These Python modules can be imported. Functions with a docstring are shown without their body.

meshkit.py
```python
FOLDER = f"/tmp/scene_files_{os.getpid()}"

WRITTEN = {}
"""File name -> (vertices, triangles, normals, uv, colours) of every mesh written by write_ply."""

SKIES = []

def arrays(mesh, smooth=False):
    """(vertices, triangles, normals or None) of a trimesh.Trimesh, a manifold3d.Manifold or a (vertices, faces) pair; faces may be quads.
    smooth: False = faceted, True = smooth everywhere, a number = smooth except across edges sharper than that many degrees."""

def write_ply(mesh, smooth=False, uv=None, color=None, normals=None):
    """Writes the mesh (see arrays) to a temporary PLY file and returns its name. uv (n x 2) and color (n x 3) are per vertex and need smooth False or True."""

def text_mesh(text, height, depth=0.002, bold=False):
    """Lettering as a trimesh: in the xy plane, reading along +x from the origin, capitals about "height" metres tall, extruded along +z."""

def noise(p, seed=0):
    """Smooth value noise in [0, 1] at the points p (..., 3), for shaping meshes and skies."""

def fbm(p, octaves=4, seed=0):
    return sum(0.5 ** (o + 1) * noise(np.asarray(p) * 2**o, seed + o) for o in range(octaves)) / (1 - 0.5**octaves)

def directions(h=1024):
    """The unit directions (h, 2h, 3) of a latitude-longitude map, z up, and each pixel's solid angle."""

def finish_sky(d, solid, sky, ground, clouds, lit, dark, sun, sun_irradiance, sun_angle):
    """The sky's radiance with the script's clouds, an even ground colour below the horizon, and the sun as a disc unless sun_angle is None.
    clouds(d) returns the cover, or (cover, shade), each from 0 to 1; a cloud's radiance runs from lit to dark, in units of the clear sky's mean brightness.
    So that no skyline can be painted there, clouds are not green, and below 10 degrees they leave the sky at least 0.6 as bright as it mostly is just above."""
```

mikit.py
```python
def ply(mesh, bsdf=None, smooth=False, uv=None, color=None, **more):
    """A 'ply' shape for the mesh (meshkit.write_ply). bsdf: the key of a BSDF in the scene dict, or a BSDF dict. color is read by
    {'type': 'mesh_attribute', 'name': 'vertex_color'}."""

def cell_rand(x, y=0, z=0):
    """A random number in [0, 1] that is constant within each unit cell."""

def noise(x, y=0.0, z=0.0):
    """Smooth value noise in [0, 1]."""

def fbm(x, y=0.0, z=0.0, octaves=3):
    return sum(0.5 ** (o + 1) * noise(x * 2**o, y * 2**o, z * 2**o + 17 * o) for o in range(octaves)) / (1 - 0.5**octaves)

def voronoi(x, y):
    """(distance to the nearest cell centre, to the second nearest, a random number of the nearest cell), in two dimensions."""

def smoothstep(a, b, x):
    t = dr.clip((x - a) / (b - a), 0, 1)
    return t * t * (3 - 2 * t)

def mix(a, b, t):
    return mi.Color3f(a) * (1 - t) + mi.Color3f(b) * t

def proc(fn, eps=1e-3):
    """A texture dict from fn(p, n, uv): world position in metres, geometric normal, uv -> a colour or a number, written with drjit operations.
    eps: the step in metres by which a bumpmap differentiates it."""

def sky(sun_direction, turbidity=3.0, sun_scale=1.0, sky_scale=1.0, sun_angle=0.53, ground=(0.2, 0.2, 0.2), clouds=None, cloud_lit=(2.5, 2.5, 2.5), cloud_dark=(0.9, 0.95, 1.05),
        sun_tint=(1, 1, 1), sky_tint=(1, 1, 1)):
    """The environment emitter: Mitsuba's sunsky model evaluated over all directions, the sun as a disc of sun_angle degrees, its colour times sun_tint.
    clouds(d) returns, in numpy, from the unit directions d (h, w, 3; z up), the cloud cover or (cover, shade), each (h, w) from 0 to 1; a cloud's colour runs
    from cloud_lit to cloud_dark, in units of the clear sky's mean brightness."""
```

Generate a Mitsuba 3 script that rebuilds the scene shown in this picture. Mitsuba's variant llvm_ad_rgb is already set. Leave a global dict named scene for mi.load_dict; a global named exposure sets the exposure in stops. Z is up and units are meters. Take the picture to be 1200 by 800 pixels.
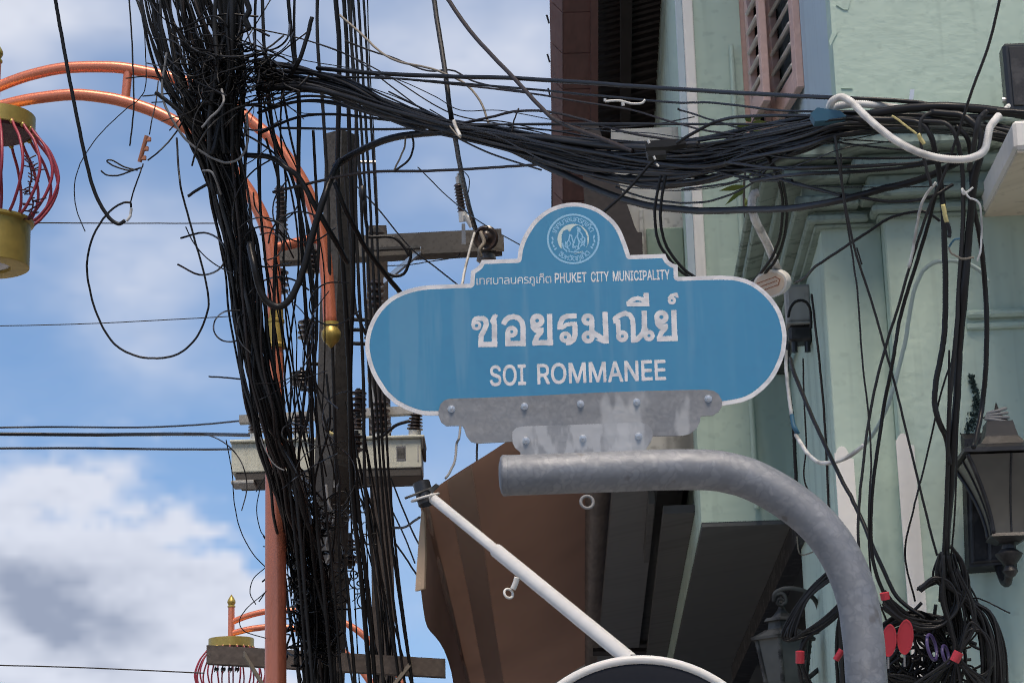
import math, random
import numpy as np, trimesh, mitsuba as mi, mikit, meshkit, drjit as dr
from mikit import noise, fbm, voronoi, cell_rand, smoothstep, mix
from shapely.geometry import Polygon, LineString, Point
from shapely import affinity, union_all
T = mi.ScalarTransform4f
scene, labels = {}, {}
rng = np.random.default_rng(11)

# ---------------------------------------------------------------- camera, sky, exposure
# A tele lens (26 degrees across) held at eye height, looking up and slightly left of the street's direction (+y), rolled by 1.6 degrees.
FOC = 2600.0
yc = np.array([120.0, -690.0, FOC]); yc /= np.linalg.norm(yc)          # the street's direction in camera axes (right, up, forward)
zc = np.array([-0.107, 3.77, 1.0]); zc -= yc * (zc @ yc); zc /= np.linalg.norm(zc)
xc = np.cross(yc, zc)
if xc[0] < 0: xc = -xc
AX = np.stack([xc, yc, zc])                                            # rows: world x, y, z in camera axes
RIGHT, UP, FWD = AX[:, 0], AX[:, 1], AX[:, 2]
CAM = np.array([0.0, 0.0, 1.6])
scene['camera'] = {'type': 'perspective', 'fov_axis': 'x', 'fov': math.degrees(2 * math.atan(600 / FOC)), 'near_clip': 0.1, 'far_clip': 3000.0,
                   'to_world': T().look_at(origin=CAM.tolist(), target=(CAM + FWD * 10).tolist(), up=UP.tolist())}

def sky_clouds(d):
    p = np.asarray(d)
    az = np.degrees(np.arctan2(p[..., 0], p[..., 1])); el = np.degrees(np.arcsin(np.clip(p[..., 2], -1, 1)))
    q = p / np.maximum(p[..., 2:3] + 0.35, 0.2)
    n = meshkit.fbm(q * 3.2 + 7.3, 5, 3)
    m = meshkit.fbm(q * 11.0 + 3.1, 5, 8)
    l = meshkit.fbm(q * 30.0 + 1.7, 4, 5)
    w1 = meshkit.fbm(q * 9.0 + 2.2, 5, 31) - 0.5; w2 = meshkit.fbm(q * 13.0 + 9.4, 5, 47) - 0.5
    az = az + 6.0 * w1 + 1.0 * (l - 0.5); el = el + 3.6 * w2 + 0.7 * (meshkit.fbm(q * 40.0, 4, 12) - 0.5)
    def blob(a, e, sa, se): return np.exp(-((az - a) / sa) ** 2 - ((el - e) / se) ** 2)
    bil = 1 - np.abs(2 * meshkit.fbm(q * 22.0 + 6.1, 5, 61) - 1); bil2 = 1 - np.abs(2 * meshkit.fbm(q * 55.0 + 2.9, 4, 71) - 1)
    big = 1.15 * blob(-14.6, 7.3, 4.2, 3.9) + 0.85 * blob(-11.3, 7.6, 2.6, 2.6) + 0.8 * blob(-12.0, 3.0, 12, 2.6)
    haze = 0.70 * blob(-12.2, 16.4, 2.5, 2.4) + 0.62 * blob(-15.2, 23.2, 3.0, 1.9) + 0.62 * blob(-3.4, 21.8, 3.2, 3.4) + 0.45 * blob(-8.5, 23.5, 3.6, 1.8) + 0.15 * blob(-4.2, 10.5, 2.2, 3.0) + 0.10
    seen = blob(-8, 14, 12, 13)
    general = np.clip((n - 0.47) * 4.2, 0, 1) * (1 - seen)
    cover = np.clip(general + smooth01(0.20, 0.58, big * (0.55 + 0.65 * m) + 0.34 * (bil - 0.72) + 0.14 * (bil2 - 0.72)) * 0.96 + haze * (0.15 + 1.5 * m * (0.55 + 0.9 * l)), 0, 0.97)
    grey = 1.35 * blob(-14.5, 8.75, 2.1, 0.80) + 0.75 * blob(-12.6, 8.1, 1.1, 0.75)
    shade = np.clip(grey * (0.36 + 0.80 * m) + 0.55 * m * l * np.clip(big * 1.2, 0.15, 1) + 0.35 * (0.75 - bil) + 0.2 * (0.75 - bil2), 0, 1)
    return cover, shade
def smooth01(a, b, x):
    t = np.clip((x - a) / (b - a), 0, 1); return t * t * (3 - 2 * t)

SUN = (0.03, -0.43, 0.90)
scene['sky'] = mikit.sky(SUN, turbidity=3, sun_scale=0.40, sky_scale=0.56, sun_tint=(1.0, 1.0, 1.03), sun_angle=22, clouds=sky_clouds, cloud_lit=(2.25, 2.36, 2.68), cloud_dark=(1.0, 1.15, 1.52), sky_tint=(0.84, 0.99, 1.09))
exposure = 2.55

# ---------------------------------------------------------------- from the photograph's directions to places
def ray(u, v): return FWD + RIGHT * (u - 600) / FOC + UP * (400 - v) / FOC
def D(u, v, d): return CAM + ray(u, v) * d
def hit(u, v, p0, n):
    r = ray(u, v); n = np.asarray(n, float)
    return CAM + r * (((np.asarray(p0, float) - CAM) @ n) / (r @ n))
def PZ(u, v, z): return hit(u, v, (0, 0, z), (0, 0, 1))
def PY(u, v, y): return hit(u, v, (0, y, 0), (0, 1, 0))
def PX(u, v, x): return hit(u, v, (x, 0, 0), (1, 0, 0))
def px(w, d): return w * d / FOC                                        # metres of w pixels at depth d

# ---------------------------------------------------------------- helpers
def numbered(name):
    if name not in scene and name not in labels and not any(k.startswith(name + '__') for k in scene): return name
    i = 1
    while True:
        k = f'{name}_{i:03d}'
        if k not in scene and k not in labels and not any(q.startswith(k + '__') for q in scene): return k
        i += 1
def thing(name, label, cat, group=None):
    k = numbered(name); labels[k] = {'label': label, 'category': cat}
    if group: labels[k]['group'] = group
    return k
def obj(name, mesh, bsdf, parent=None, smooth=False, **more):
    k = numbered((parent + '__' if parent else '') + name)
    scene[k] = mikit.ply(mesh, bsdf, smooth=smooth, **more)
    return k
def single(name, mesh, bsdf, label, cat, group=None, smooth=False):
    k = thing(name, label, cat, group); scene[k] = mikit.ply(mesh, bsdf, smooth=smooth); return k
def cat(*ms):
    ms = [m for x in ms for m in (x if isinstance(x, (list, tuple)) else [x])]
    return trimesh.util.concatenate(ms)
def box(x0, x1, y0, y1, z0, z1, bev=0.0):
    if bev > 0:
        b = min(bev, abs(x1 - x0) / 3, abs(y1 - y0) / 3, abs(z1 - z0) / 3)
        P = []
        for sx in (0, 1):
            for sy in (0, 1):
                for sz in (0, 1):
                    c = np.array([(x0, x1)[sx], (y0, y1)[sy], (z0, z1)[sz]]); s = np.array([1 - 2 * sx, 1 - 2 * sy, 1 - 2 * sz]) * b
                    P += [c + s * (0, 1, 1), c + s * (1, 0, 1), c + s * (1, 1, 0)]
        return trimesh.convex.convex_hull(np.array(P))
    return trimesh.creation.box(bounds=[[min(x0, x1), min(y0, y1), min(z0, z1)], [max(x0, x1), max(y0, y1), max(z0, z1)]])
def hull(pts): return trimesh.convex.convex_hull(np.array(pts, float))
def slab(pts, off):
    pts = np.array(pts, float); return hull(np.vstack([pts, pts + np.asarray(off, float)]))
def unit(a): a = np.asarray(a, float); return a / np.linalg.norm(a)
def spline(P, step=None, n=8):
    P = np.asarray(P, float)
    if len(P) == 2: return np.array([P[0] + (P[1] - P[0]) * t for t in np.linspace(0, 1, n + 1)])
    Q = np.vstack([2 * P[0] - P[1], P, 2 * P[-1] - P[-2]]); out = []
    for i in range(1, len(Q) - 2):
        a, b, c, e = Q[i - 1:i + 3]
        for t in np.linspace(0, 1, n, endpoint=False):
            out.append(0.5 * (2 * b + (c - a) * t + (2 * a - 5 * b + 4 * c - e) * t * t + (3 * b - a - 3 * c + e) * t ** 3))
    out.append(P[-1]); return np.array(out)
def tube(P, r, sides=6, closed_ends=True):
    P = np.asarray(P, float); n = len(P); r = np.broadcast_to(np.asarray(r, float), (n,))
    t = np.gradient(P, axis=0); t /= np.linalg.norm(t, axis=1, keepdims=True) + 1e-12
    a = np.zeros_like(P); h = np.array([0, 0, 1.0]) if abs(t[0, 2]) < 0.9 else np.array([1.0, 0, 0])
    a[0] = unit(np.cross(t[0], h))
    for i in range(1, n):
        q = a[i - 1] - t[i] * (a[i - 1] @ t[i]); a[i] = q / (np.linalg.norm(q) + 1e-12)
    b = np.cross(t, a); ang = np.arange(sides) * 2 * np.pi / sides
    V = P[:, None] + r[:, None, None] * (np.cos(ang)[None, :, None] * a[:, None] + np.sin(ang)[None, :, None] * b[:, None])
    i, j = np.meshgrid(np.arange(n - 1), np.arange(sides), indexing='ij')
    A, B, C, E = i * sides + j, i * sides + (j + 1) % sides, (i + 1) * sides + (j + 1) % sides, (i + 1) * sides + j
    F = np.vstack([np.stack([A, B, C], -1).reshape(-1, 3), np.stack([A, C, E], -1).reshape(-1, 3)])
    V = V.reshape(-1, 3)
    if closed_ends:
        k = len(V); V = np.vstack([V, P[0], P[-1]]); j = np.arange(sides)
        F = np.vstack([F, np.stack([(j + 1) % sides, j, np.full(sides, k)], 1), np.stack([(n - 1) * sides + j, (n - 1) * sides + (j + 1) % sides, np.full(sides, k + 1)], 1)])
    return trimesh.Trimesh(V, F, process=False)
def rod(a, b, r, sides=10): return tube(np.array([np.asarray(a, float), (np.asarray(a, float) + b) / 2, np.asarray(b, float)]), r, sides)
def frame(zdir, xdir=(1, 0, 0)):
    z = unit(zdir); x = np.asarray(xdir, float); x = unit(x - z * (x @ z)); M = np.eye(4); M[:3, 0], M[:3, 1], M[:3, 2] = x, np.cross(z, x), z; return M
def lathe(profile, origin, axis=(0, 0, 1), n=32):
    m = trimesh.creation.revolve(np.array(profile, float), sections=n)
    M = frame(axis, (1, 0, 0) if abs(unit(axis)[0]) < 0.9 else (0, 1, 0)); M[:3, 3] = origin
    m.apply_transform(M); return m
def polys(g): return [p for p in getattr(g, 'geoms', [g]) if p.geom_type == 'Polygon' and p.area > 1e-9]
def extrude(g, h, M=None, c0=0.0):
    ms = [trimesh.creation.extrude_polygon(p, h, engine='earcut') for p in polys(g)]
    m = trimesh.util.concatenate(ms); m.apply_translation([0, 0, c0])
    if M is not None: m.apply_transform(M)
    return m
def ring_mesh(c, axis, R, r, n=28, s=8):
    M = frame(axis, (1, 0, 0) if abs(unit(axis)[0]) < 0.9 else (0, 0, 1)); a = np.linspace(0, 2 * np.pi, n + 1)
    P = np.stack([R * np.cos(a), R * np.sin(a), 0 * a], 1) @ M[:3, :3].T + c
    return tube(P, r, s, False)

# ---------------------------------------------------------------- materials
def rgb(c): return {'type': 'rgb', 'value': list(c)}
def mat(name, color, rough=0.6, metal=0.0, bump=None, spec=0.5, coat=0.0, two=True):
    b = {'type': 'principled', 'base_color': color if isinstance(color, dict) else rgb(color), 'roughness': rough if isinstance(rough, dict) else float(rough), 'metallic': float(metal), 'specular': float(spec)}
    if coat: b['clearcoat'] = float(coat); b['clearcoat_gloss'] = 0.85
    if bump is not None: b = {'type': 'bumpmap', 'arbitrary': mikit.proc(bump[0], eps=bump[2] if len(bump) > 2 else 2e-3), 'scale': float(bump[1]), 'bsdf': b}
    scene[name] = {'type': 'twosided', 'bsdf': b} if two else b
def stucco(p, n, uv):
    return fbm(p.x * 9, p.y * 9, p.z * 9, 4) * 0.8 + fbm(p.x * 45, p.y * 45, p.z * 45, 3) * 0.35
def paint(base, dark, pale, amount=1.0):
    def f(p, n, uv):
        a = fbm(p.x * 1.3 + 3, p.y * 1.3, p.z * 0.9, 4)
        streak = fbm(p.x * 7 + p.y * 7, 2.0, p.z * 0.55, 4)
        fine = fbm(p.x * 30, p.y * 30, p.z * 26, 3)
        c = mix(base, pale, smoothstep(0.5, 0.8, a) * 0.7)
        c = mix(c, dark, smoothstep(0.52, 0.80, streak) * 0.55 * amount)
        c = mix(c, dark, smoothstep(0.62, 0.8, fine) * 0.30 * amount)
        drip = fbm(p.x * 22 + p.y * 22, 5.0, p.z * 1.1, 3)
        return mix(c, dark, smoothstep(0.60, 0.80, drip) * 0.35 * amount)
    return mikit.proc(f)
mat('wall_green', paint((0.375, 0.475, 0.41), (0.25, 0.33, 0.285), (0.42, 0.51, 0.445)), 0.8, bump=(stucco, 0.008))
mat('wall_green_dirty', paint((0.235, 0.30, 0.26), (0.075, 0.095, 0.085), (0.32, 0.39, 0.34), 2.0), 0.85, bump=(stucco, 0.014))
mat('wall_blue', paint((0.37, 0.45, 0.50), (0.29, 0.34, 0.38), (0.42, 0.50, 0.54), 0.6), 0.8, bump=(stucco, 0.003))
mat('trim_white', paint((0.66, 0.65, 0.62), (0.50, 0.49, 0.46), (0.72, 0.71, 0.69), 0.8), 0.7, bump=(stucco, 0.003))
mat('wall_grey', paint((0.42, 0.42, 0.40), (0.16, 0.16, 0.15), (0.52, 0.52, 0.50), 1.8), 0.85, bump=(stucco, 0.006))
mat('wall_sage', paint((0.20, 0.27, 0.22), (0.12, 0.16, 0.13), (0.25, 0.32, 0.27), 1.2), 0.85, bump=(stucco, 0.005))
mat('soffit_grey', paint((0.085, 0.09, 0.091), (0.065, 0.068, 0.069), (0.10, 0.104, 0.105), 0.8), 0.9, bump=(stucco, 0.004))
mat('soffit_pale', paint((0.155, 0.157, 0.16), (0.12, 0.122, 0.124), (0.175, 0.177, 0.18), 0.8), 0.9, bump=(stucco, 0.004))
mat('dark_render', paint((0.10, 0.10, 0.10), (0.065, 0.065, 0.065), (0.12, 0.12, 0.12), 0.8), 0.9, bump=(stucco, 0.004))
mat('beige_concrete', paint((0.50, 0.45, 0.36), (0.25, 0.22, 0.17), (0.56, 0.52, 0.43), 1.2), 0.85, bump=(stucco, 0.005))
def wood(base, dark):
    def f(p, n, uv):
        g = fbm(p.x * 40 + p.y * 3, p.y * 6 + p.z * 3, p.z * 40, 4)
        return mix(mix(base, dark, g), dark, smoothstep(0.55, 0.75, fbm(p.x * 3, p.y * 3, p.z * 3, 3)) * 0.5)
    return mikit.proc(f)
mat('eave_brown', wood((0.20, 0.10, 0.095), (0.12, 0.062, 0.06)), 0.6)
mat('eave_black', wood((0.05, 0.042, 0.042), (0.025, 0.022, 0.023)), 0.8)
mat('pink_wood', wood((0.60, 0.42, 0.375), (0.48, 0.325, 0.29)), 0.65)
mat('slat_white', wood((0.66, 0.62, 0.58), (0.46, 0.41, 0.37)), 0.65)
def zinc(p, n, uv):
    q = p.x * 1.0 + p.y * 0.6
    d, e, r = voronoi(q * 60 + fbm(p.x * 30, p.y * 30, p.z * 30) * 2.6, p.z * 55 + p.y * 15 + fbm(p.x * 25, p.y * 25, p.z * 25 + 9) * 2.0)
    d2, e2, r2 = voronoi(q * 150 + 5, p.z * 150)
    s = fbm(p.x * 12, p.y * 12, p.z * 12, 4)
    c = mix((0.125, 0.133, 0.145), (0.30, 0.31, 0.325), 0.25 + 0.55 * (s - 0.3) + 0.16 * r * smoothstep(0, 0.5, e - d) + 0.14 * r2)
    drip = smoothstep(0.60, 0.72, fbm(q * 18, 3.0, p.z * 4.5, 4))
    return mix(c, (0.46, 0.475, 0.485), drip * 0.5)
def zinc_pipe(p, n, uv):
    q = p.x + p.y * 0.6
    d, e, r = voronoi(q * 55 + fbm(p.x * 30, p.y * 30, p.z * 30) * 3.0, p.z * 50 + fbm(p.x * 25, p.y * 25, p.z * 25 + 9) * 2.4)
    s = fbm(p.x * 9, p.y * 9, p.z * 9, 4); g = fbm(p.x * 90, p.y * 90, p.z * 90, 3)
    c = mix((0.125, 0.135, 0.152), (0.30, 0.315, 0.34), 0.2 + 0.7 * (s - 0.3) + 0.24 * r * smoothstep(0.05, 0.35, e - d) + 0.2 * (g - 0.4))
    c = mix(c, (0.36, 0.375, 0.39), smoothstep(0.60, 0.78, fbm(p.x * 40 + 4, p.y * 40, p.z * 40, 4)) * 0.30)
    return mix(c, (0.10, 0.085, 0.07), smoothstep(0.70, 0.80, fbm(p.x * 30, p.y * 30 + 3, p.z * 18, 3)) * 0.5)
zincbump = (lambda p, n, uv: fbm(p.x * 60, p.y * 60, p.z * 60, 3), 0.0012)
mat('galvanised', mikit.proc(zinc), mikit.proc(lambda p, n, uv: 0.46 + 0.25 * fbm(p.x * 25, p.y * 25, p.z * 25, 3)), metal=0.45, spec=0.5, bump=zincbump)
mat('galvanised_pipe', mikit.proc(zinc_pipe), mikit.proc(lambda p, n, uv: 0.46 + 0.25 * fbm(p.x * 25, p.y * 25, p.z * 25, 3)), metal=0.45, spec=0.5, bump=zincbump)
mat('galvanised_pale', mikit.proc(lambda p, n, uv: mix(zinc(p, n, uv), (0.45, 0.46, 0.47), 0.16 + 0.5 * smoothstep(0.5, 0.62, fbm(p.x * 34, 4.0, p.z * 9, 4)))), 0.5, metal=0.35, bump=zincbump)
mat('bolt_steel', (0.60, 0.60, 0.60), 0.35, metal=0.9)
def blue(p, n, uv):
    a = fbm(p.x * 5, 1.0, p.z * 2.2, 4); b = fbm(p.x * 60, 2.0, p.z * 42, 3); st = fbm(p.x * 26, 4.0, p.z * 1.6, 3)
    c = mix((0.038, 0.19, 0.345), (0.056, 0.22, 0.37), a)
    c = mix(c, (0.095, 0.245, 0.375), smoothstep(0.50, 0.80, st) * 0.22)
    c = mix(c, (0.05, 0.18, 0.33), smoothstep(0.50, 0.80, b) * 0.22)
    return mix(c, (0.17, 0.30, 0.40), smoothstep(0.58, 0.80, fbm(p.x * 34, 7.0, p.z * 2.4, 4)) * 0.25)
mat('sign_blue', mikit.proc(blue), 0.42, spec=0.4)
def offwhite(p, n, uv):
    return mix((0.60, 0.60, 0.61), (0.46, 0.47, 0.49), smoothstep(0.35, 0.75, fbm(p.x * 55, 1.0, p.z * 55, 4)))
mat('sign_white', mikit.proc(offwhite), 0.5)
mat('emblem_pale', (0.22, 0.42, 0.58), 0.5)
mat('emblem_white', (0.44, 0.53, 0.52), 0.5)
def copper(p, n, uv):
    s = fbm(p.x * 6, p.y * 6, p.z * 3, 4)
    return mix((0.74, 0.235, 0.13), (0.64, 0.19, 0.105), s)
mat('copper_paint', mikit.proc(copper), 0.32, metal=0.45, coat=0.4)
mat('gold_paint', mikit.proc(lambda p, n, uv: mix((0.50, 0.37, 0.10), (0.38, 0.28, 0.075), fbm(p.x * 20, p.y * 20, p.z * 20, 3))), 0.42, metal=0.55)
mat('red_wire', (0.30, 0.035, 0.055), 0.4)
mat('maroon', (0.055, 0.012, 0.022), 0.5)
mat('lens_white', (0.55, 0.56, 0.60), 0.25)
def conc(p, n, uv):
    a = fbm(p.x * 5, p.y * 5, p.z * 1.2, 4); b = fbm(p.x * 50, p.y * 50, p.z * 40, 3)
    c = mix((0.06, 0.057, 0.054), (0.15, 0.142, 0.13), a)
    return mix(c, (0.06, 0.055, 0.05), smoothstep(0.5, 0.7, b) * 0.7)
mat('pole_concrete', mikit.proc(conc), 0.9, bump=(stucco, 0.004))
mat('pole_wood', wood((0.15, 0.125, 0.11), (0.06, 0.05, 0.046)), 0.9)
mat('black_cable', mikit.proc(lambda p, n, uv: mix((0.006, 0.006, 0.007), (0.017, 0.017, 0.018), fbm(p.x * 4, p.y * 4, p.z * 4, 3))), 0.38, spec=0.32)
mat('dusty_cable', mikit.proc(lambda p, n, uv: mix((0.010, 0.010, 0.011), (0.042, 0.042, 0.043), fbm(p.x * 5, p.y * 5, p.z * 5, 3))), 0.5, spec=0.35)
mat('brown_cable', (0.026, 0.019, 0.018), 0.55)
mat('grey_cable', (0.20, 0.20, 0.20), 0.6)
mat('tan_cable', (0.22, 0.19, 0.15), 0.6)
mat('white_cable', mikit.proc(lambda p, n, uv: mix((0.62, 0.61, 0.58), (0.34, 0.33, 0.31), smoothstep(0.45, 0.7, fbm(p.x * 14, p.y * 14, p.z * 14, 3)))), 0.5)
mat('green_cable', (0.30, 0.37, 0.34), 0.65)
mat('white_plastic', (0.62, 0.61, 0.58), 0.4)
mat('beige_plastic', (0.56, 0.46, 0.36), 0.5)
mat('grey_plastic', paint((0.36, 0.36, 0.35), (0.17, 0.17, 0.16), (0.44, 0.44, 0.43), 1.3), 0.6)
mat('yellow_tape', (0.55, 0.47, 0.20), 0.5)
mat('blue_tape', (0.035, 0.12, 0.19), 0.5)
mat('red_plastic', (0.42, 0.030, 0.045), 0.45)
mat('purple_plastic', (0.07, 0.05, 0.14), 0.4)
mat('orange_brown', (0.33, 0.13, 0.07), 0.6)
mat('box_cream', paint((0.52, 0.53, 0.45), (0.32, 0.32, 0.26), (0.56, 0.57, 0.50), 0.8), 0.5)
mat('box_dark', (0.06, 0.055, 0.05), 0.7)
mat('porcelain', (0.045, 0.032, 0.028), 0.25, spec=0.6)
mat('porcelain_grey', (0.15, 0.15, 0.155), 0.3, spec=0.6)
def canvas(p, n, uv):
    w = fbm(p.x * 2, p.y * 1.2, p.z * 3, 4)
    return mix(mix((0.31, 0.19, 0.142), (0.25, 0.15, 0.112), w), (0.20, 0.13, 0.10), smoothstep(0.55, 0.85, fbm(p.x * 4, p.y * 1.2, p.z * 4, 3)) * 0.4)
scene['awning_brown'] = {'type': 'principledthin', 'base_color': mikit.proc(canvas), 'roughness': 0.85, 'diff_trans': 0.35, 'spec_trans': 0.0}
mat('awning_seam', mikit.proc(canvas), 0.9)
mat('awning_tan', (0.45, 0.33, 0.23), 0.85)
scene['awning_dark'] = {'type': 'principledthin', 'base_color': rgb((0.50, 0.36, 0.29)), 'roughness': 0.85, 'diff_trans': 0.5, 'spec_trans': 0.0}
mat('roller_grey', wood((0.24, 0.20, 0.175), (0.12, 0.10, 0.09)), 0.5)
def whitepaint(p, n, uv):
    c = mix((0.62, 0.62, 0.61), (0.50, 0.50, 0.49), fbm(p.x * 12, p.y * 12, p.z * 12, 3))
    return mix(c, (0.26, 0.11, 0.05), smoothstep(0.79, 0.83, fbm(p.x * 26, p.y * 26, p.z * 26, 2)))
mat('white_paint', mikit.proc(whitepaint), 0.45)
mat('black_metal', mikit.proc(lambda p, n, uv: mix((0.010, 0.010, 0.012), (0.036, 0.035, 0.037), smoothstep(0.5, 0.8, fbm(p.x * 18, p.y * 18, p.z * 18, 4)))), 0.5, spec=0.5)
mat('black_plastic', (0.016, 0.017, 0.020), 0.35)
mat('navy_shell', (0.012, 0.014, 0.020), 0.75, spec=0.15)
mat('iron_grey', mikit.proc(lambda p, n, uv: mix((0.020, 0.020, 0.020), (0.085, 0.085, 0.08), smoothstep(0.35, 0.7, fbm(p.x * 22, p.y * 22, p.z * 22, 4)))), 0.65)
mat('dusty_glass', mikit.proc(lambda p, n, uv: mix((0.045, 0.042, 0.035), (0.10, 0.094, 0.078), fbm(p.x * 9, p.y * 9, p.z * 9, 4))), 0.35, spec=0.5)
mat('pale_glass', mikit.proc(lambda p, n, uv: mix((0.045, 0.048, 0.045), (0.11, 0.115, 0.11), fbm(p.x * 14, p.y * 14, p.z * 14, 4))), 0.35, spec=0.5)
def leaf(p, n, uv): return mix((0.07, 0.12, 0.02), (0.20, 0.20, 0.035), fbm(p.x * 9, p.y * 9, p.z * 9, 3))
mat('leaf', mikit.proc(leaf), 0.5)
mat('leaf_dry', (0.16, 0.09, 0.05), 0.7)
mat('moss', (0.012, 0.03, 0.028), 0.9)
mat('lane_concrete', mikit.proc(lambda p, n, uv: mix((0.16, 0.16, 0.158), (0.20, 0.20, 0.195), fbm(p.x * 6, p.y * 6, 0, 4))), 0.9)
mat('paving', mikit.proc(lambda p, n, uv: mix((0.24, 0.235, 0.225), (0.30, 0.29, 0.28), fbm(p.x * 4, p.y * 4, 0, 4))), 0.9)
mat('soil', (0.20, 0.19, 0.17), 0.95)
mat('mark_white', (0.7, 0.7, 0.68), 0.7)

# ---------------------------------------------------------------- the setting: ground, road, pavement
scene['ground'] = mikit.ply(box(-400, 400, -400, 400, -0.5, -0.02), 'soil'); labels['ground'] = {'label': 'bare dusty ground around the street', 'kind': 'structure'}
scene['road'] = mikit.ply(box(-7.2, -0.9, -60, 120, -0.2, 0.0), 'lane_concrete'); labels['road'] = {'label': 'pale concrete lane between the shophouses', 'kind': 'structure'}
scene['pavement'] = mikit.ply(box(-0.9, 12, -60, 120, -0.2, 0.12, 0.02), 'paving'); labels['pavement'] = {'label': 'paved footway with a kerb under the shophouses', 'kind': 'structure'}

# ---------------------------------------------------------------- shophouse on the right
ZS = 3.4                                                                # underside of the jettied upper floor
C0 = PZ(822, 612, ZS); X0, Y0 = C0[0], C0[1]
X1 = PY(927, 450, Y0)[0]
Y1 = PX(975, 450, X1)[1]
XB = PY(1041, 390, Y1)[0]
YB = Y1 - 0.10
X2 = PY(977, 60, Y1)[0]                                               # the upper wall's corner stands back from the pilaster's
ZT = 9.2
house = thing('shophouse', 'pale green plastered corner shophouse with heavy cornice, pink louvred shutters and white painted trim', 'building')
XE = 14.0
ZW = PY(868, 150, Y0)[2]
# upper front wall in pieces round the window opening
xw0, xw1 = PY(869, 60, Y0)[0], X2 - 0.03
obj('wall', cat(box(X0, xw0, Y0, Y0 + 0.22, ZS, ZT), box(xw0, X1, Y0, Y0 + 0.22, ZS, ZW), box(xw0, X1, Y0, Y0 + 0.22, ZW + 2.0, ZT)), 'wall_green', house)
obj('side_wall', box(X0, X0 + 0.2, Y0 + 0.22, Y0 + 9, ZS, ZT), 'wall_green', house)
obj('window_back', box(xw0 - 0.1, X2 + 0.1, Y0 + 0.35, Y0 + 0.4, ZW - 0.1, ZW + 2.2), 'eave_black', house)
# corner trim: a bluish and a white band, proud of the wall
zb = PY(815, 340, Y0)[2] - 0.25
bx0, bx1 = PY(815.5, 322, Y0 - 0.012)[0], PY(828, 322, Y0 - 0.012)[0]
obj('corner_trim', box(X0 - 0.004, bx0, Y0 - 0.012, Y0, zb, ZT, 0.003), 'wall_blue', house)
obj('corner_trim', box(bx0, bx1, Y0 - 0.020, Y0, zb, ZT, 0.004), 'trim_white', house)
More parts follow.
